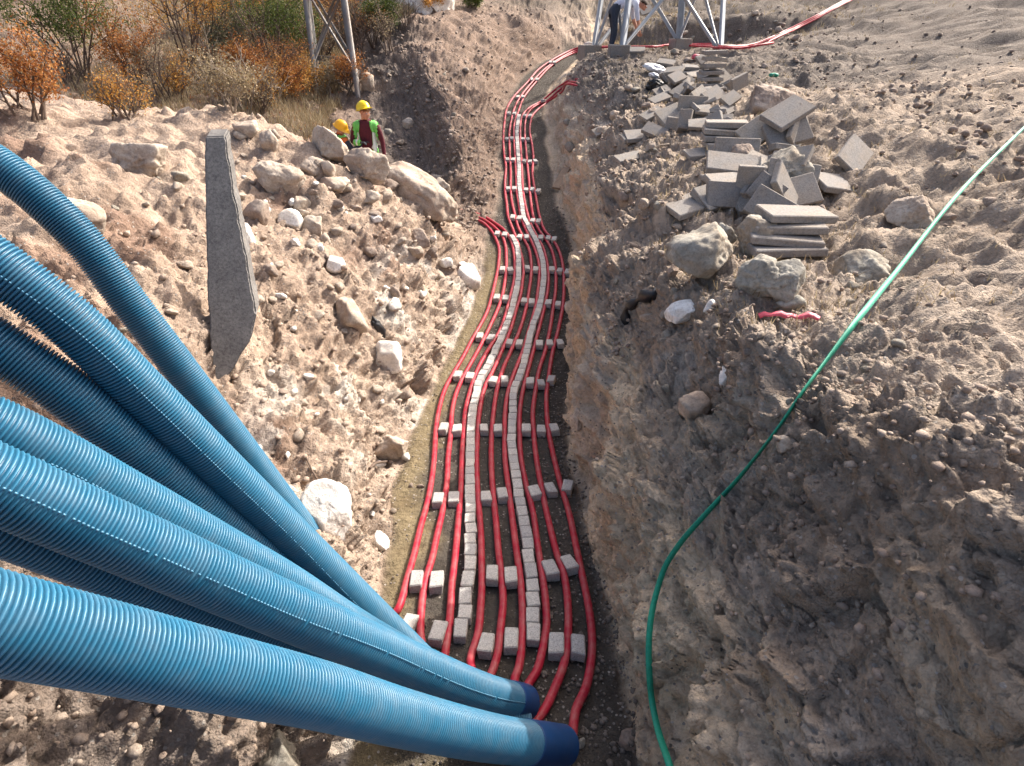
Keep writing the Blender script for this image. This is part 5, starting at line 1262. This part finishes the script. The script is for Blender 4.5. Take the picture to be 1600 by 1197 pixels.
def leaves(tips, per, size, rr, jit):
    n = len(tips) * per
    r_ = np.random.default_rng(rr.randrange(10**6))
    P = np.repeat(np.array([tuple(t[0]) for t in tips]), per, 0) + r_.normal(0, jit, (n, 3))
    a = r_.normal(size=(n, 3)); a /= np.linalg.norm(a, axis=1, keepdims=True); b = np.cross(a, r_.normal(size=(n, 3))); b /= np.linalg.norm(b, axis=1, keepdims=True)
    L_ = size * r_.uniform(.5, 1.2, (n, 1)); w = L_ * .42; c = np.cross(a, b) * L_ * .12
    V = np.stack([P, P + a * L_ * .5 + b * w + c, P + a * L_, P + a * L_ * .5 - b * w + c], 1).reshape(-1, 3)
    return V, np.arange(n * 4).reshape(-1, 4)
def bush(x, y, hpx, spread, nst, leafm, lab, seed, per=5, lsize=0.055, bark='bark', kind='shrub', lev=2, jit=0.06, cat='bush', grp='bushes and saplings on the left hillside'):
    rr = random.Random(seed); l_, nm, Z = hit(x, y)
    H = hpx * Z / FPX * 1.05
    root = empty(kind, l_); tw, tips = grow(Vector((0, 0, 0)), H, spread, nst, rr, lev)
    parts = []
    for P, r in tw:
        rad = np.linspace(r, r * .45, len(P)); parts.append(tube_data(np.array([tuple(p) for p in P]), rad, 4 if r < .012 else 6, caps=False))
    V, F = join_data(parts); link('branches', quads_mesh('branches', V, F), root, [M[bark]], True)
    if per:
        V, F = leaves(tips, max(1, round(per * .9)), lsize * 0.62 * (0.6 + Z / 28), rr, jit); link('foliage', mesh_np('foliage', V, F), root, [M[leafm]])
    return tag(root, lab, cat, grp)
for e in [
 (432,118,105,.75,9,'green_leaf','dense olive green bush left of the narrow steel tower',1,16,.05,'bark','shrub',2,.10),
 (458,98,62,.6,7,'green_leaf','smaller olive bush touching the narrow steel tower',2,14,.05,'bark','shrub',2,.09),
 (378,75,95,.5,6,'orange_leaf','tall sapling with yellow orange leaves at the upper left',3,4,.06),
 (412,62,80,.6,7,'rust_leaf','rust coloured bush at the upper left behind the olive bush',4,6,.06),
 (440,42,70,.6,7,'orange_leaf','orange leaved bush above the dense olive bush',5,6,.06),
 (395,150,52,.9,9,'rust_leaf','low rust brown bush at the left above the bank crest',6,8,.055),
 (440,160,46,.9,9,'rust_leaf','low russet bush below the dense olive bush',7,8,.055),
 (472,152,42,.8,8,'orange_leaf','orange twiggy bush at the foot of the narrow steel tower',8,7,.05),
 (545,146,40,.6,7,'rust_leaf','rust leaved shrub inside the base of the narrow steel tower',9,6,.05),
 (512,150,40,.6,8,'straw','straw coloured bush right under the tower crossbar',10,4,.05,'pale_twig'),
 (500,62,66,.5,7,'orange_leaf','orange tufted sapling seen between the legs of the narrow tower',11,6,.055),
 (535,78,70,.6,8,'rust_leaf','bare reddish thicket behind the narrow steel tower',12,1,.05),
 (585,72,52,.7,8,'rust_leaf','bare red twigged bush between the tower and the spoil heap',13,1,.05),
 (598,58,46,.7,7,'green_leaf','dark green bush at the top of the spoil heap',14,14,.05,'bark','shrub',2,.09),
 (366,115,60,.5,7,'grey_leaf','grey green bush at the far left edge of the hillside',15,8,.06),
 (640,38,40,1.1,6,'rust_leaf','bare dark branches lying against the pale rock face',16,0,.05),
 (742,14,20,.8,5,'green_leaf','tiny green bush at the top centre of the hillside',17,10,.05),
 (676,16,22,.8,5,'orange_leaf','small yellowish bush beside the pale rock face',18,9,.05),
 (355,170,50,.8,8,'straw','pale dry bush at the left edge just above the bank crest',19,4,.05,'pale_twig'),
 (470,60,90,.35,4,'rust_leaf','thin grey stemmed sapling with few leaves beside the tower',20,2,.05,'pale_twig'),
 (300,110,110,.6,8,'orange_leaf','broad orange bush left of the steel tower group',21,7,.06),
 (220,150,90,.8,9,'rust_leaf','wide rust bush at the outer left hillside',22,7,.06),
 (130,120,120,.7,9,'green_leaf','large olive bush at the outer left hillside',23,14,.06,'bark','shrub',2,.1),
 (50,180,80,.8,9,'rust_leaf','low rust bush at the outermost left',24,7,.06),
 (330,60,60,.7,7,'grey_leaf','grey green bush high on the outer left hillside',25,8,.06),
]:
    bush(*e)
rr = random.Random(5)
for k in range(26):                                              # bare thicket between the leafy bushes
    x, y = (rr.uniform(352, 480), rr.uniform(70, 178)) if k < 14 else (rr.uniform(480, 610), rr.uniform(40, 120)) if k < 20 else (rr.uniform(60, 350), rr.uniform(90, 190))
    bush(x, y, rr.uniform(38, 75), .8, rr.randrange(6, 11), rr.choice(('rust_leaf', 'orange_leaf', 'straw', 'rust_leaf')), '%s shrub with %s in the left hillside thicket%s' % (['low bare', 'twiggy', 'tall bare', 'spindly'][k % 4], ['almost no leaves', 'few dry leaves', 'scattered dry leaves'][k % 3], ' by the steel tower' if 480 <= x <= 610 else ' beyond the left frame' if x < 350 else ' above the bank crest'), 400 + k, rr.choice((0, 1, 1, 2, 3)), .045, rr.choice(('bark', 'bark', 'pale_twig')), 'shrub', 2, .06, 'bush', 'bare shrubs of the left thicket')

# pale rock face on the hillside
l_, nm, Z = hit(618, 24)
o = rock_obj('rock_face', l_ + Vector((0.2, 1.2, .1)), (1.7, .9, 1.5), 555, M['chalk'], 5, (0.2, 0.1, 0.2), 9, 0.16); tag(o, 'pale whitish rock face on the hillside above the spoil heap', 'rock')

# dry grass, beyond counting
def grass(name, idx, h, m, seed, n=6):
    r_ = np.random.default_rng(seed); P = np.repeat(PV[idx], n, 0) + r_.normal(0, .05, (len(idx) * n, 3)) * np.array([1, 1, 0])
    k = len(P); a = r_.uniform(0, 6.28, k); H = h * r_.uniform(.4, 1.2, (k, 1)); w = .0045 * (0.5 + P[:, 1:2] / 14)
    s_ = np.stack([np.cos(a), np.sin(a), 0 * a], 1); ln = r_.normal(0, .4, (k, 3)) * np.array([1, 1, 0]); tip = P + (np.array([0, 0, 1]) + ln) * H
    V = np.stack([P - s_ * w, P + s_ * w, tip + s_ * w * .2, tip - s_ * w * .2], 1).reshape(-1, 3)
    return tag(link(name, mesh_np(name, V, np.arange(k * 4).reshape(-1, 4)), None, [M[m]]), kind='stuff')
hillL = (Yv > 11) & (Yv < 40) & (Uv < np.where(Yv < 21, 2.05, 3.3)) & (Uv > 0.3)
grass('dry_grass', pick(hillL & (Yv > 12.6), 9000, 11), .26, 'straw', 11)
grass('dry_leaves', pick(hillL & (Yv > 12), 5000, 12), .07, 'rust_leaf', 12, 5)
grass('dry_grass', pick((Yv > 21) & (Yv < 60) & (Uv > 9.2), 1500, 13), .13, 'straw', 13)
grass('dry_grass', pick((Uv > 9.7) & (Uv < 12.4) & (Yv > 3) & (Yv < 21), 1200, 14), .06, 'straw', 14, 5)
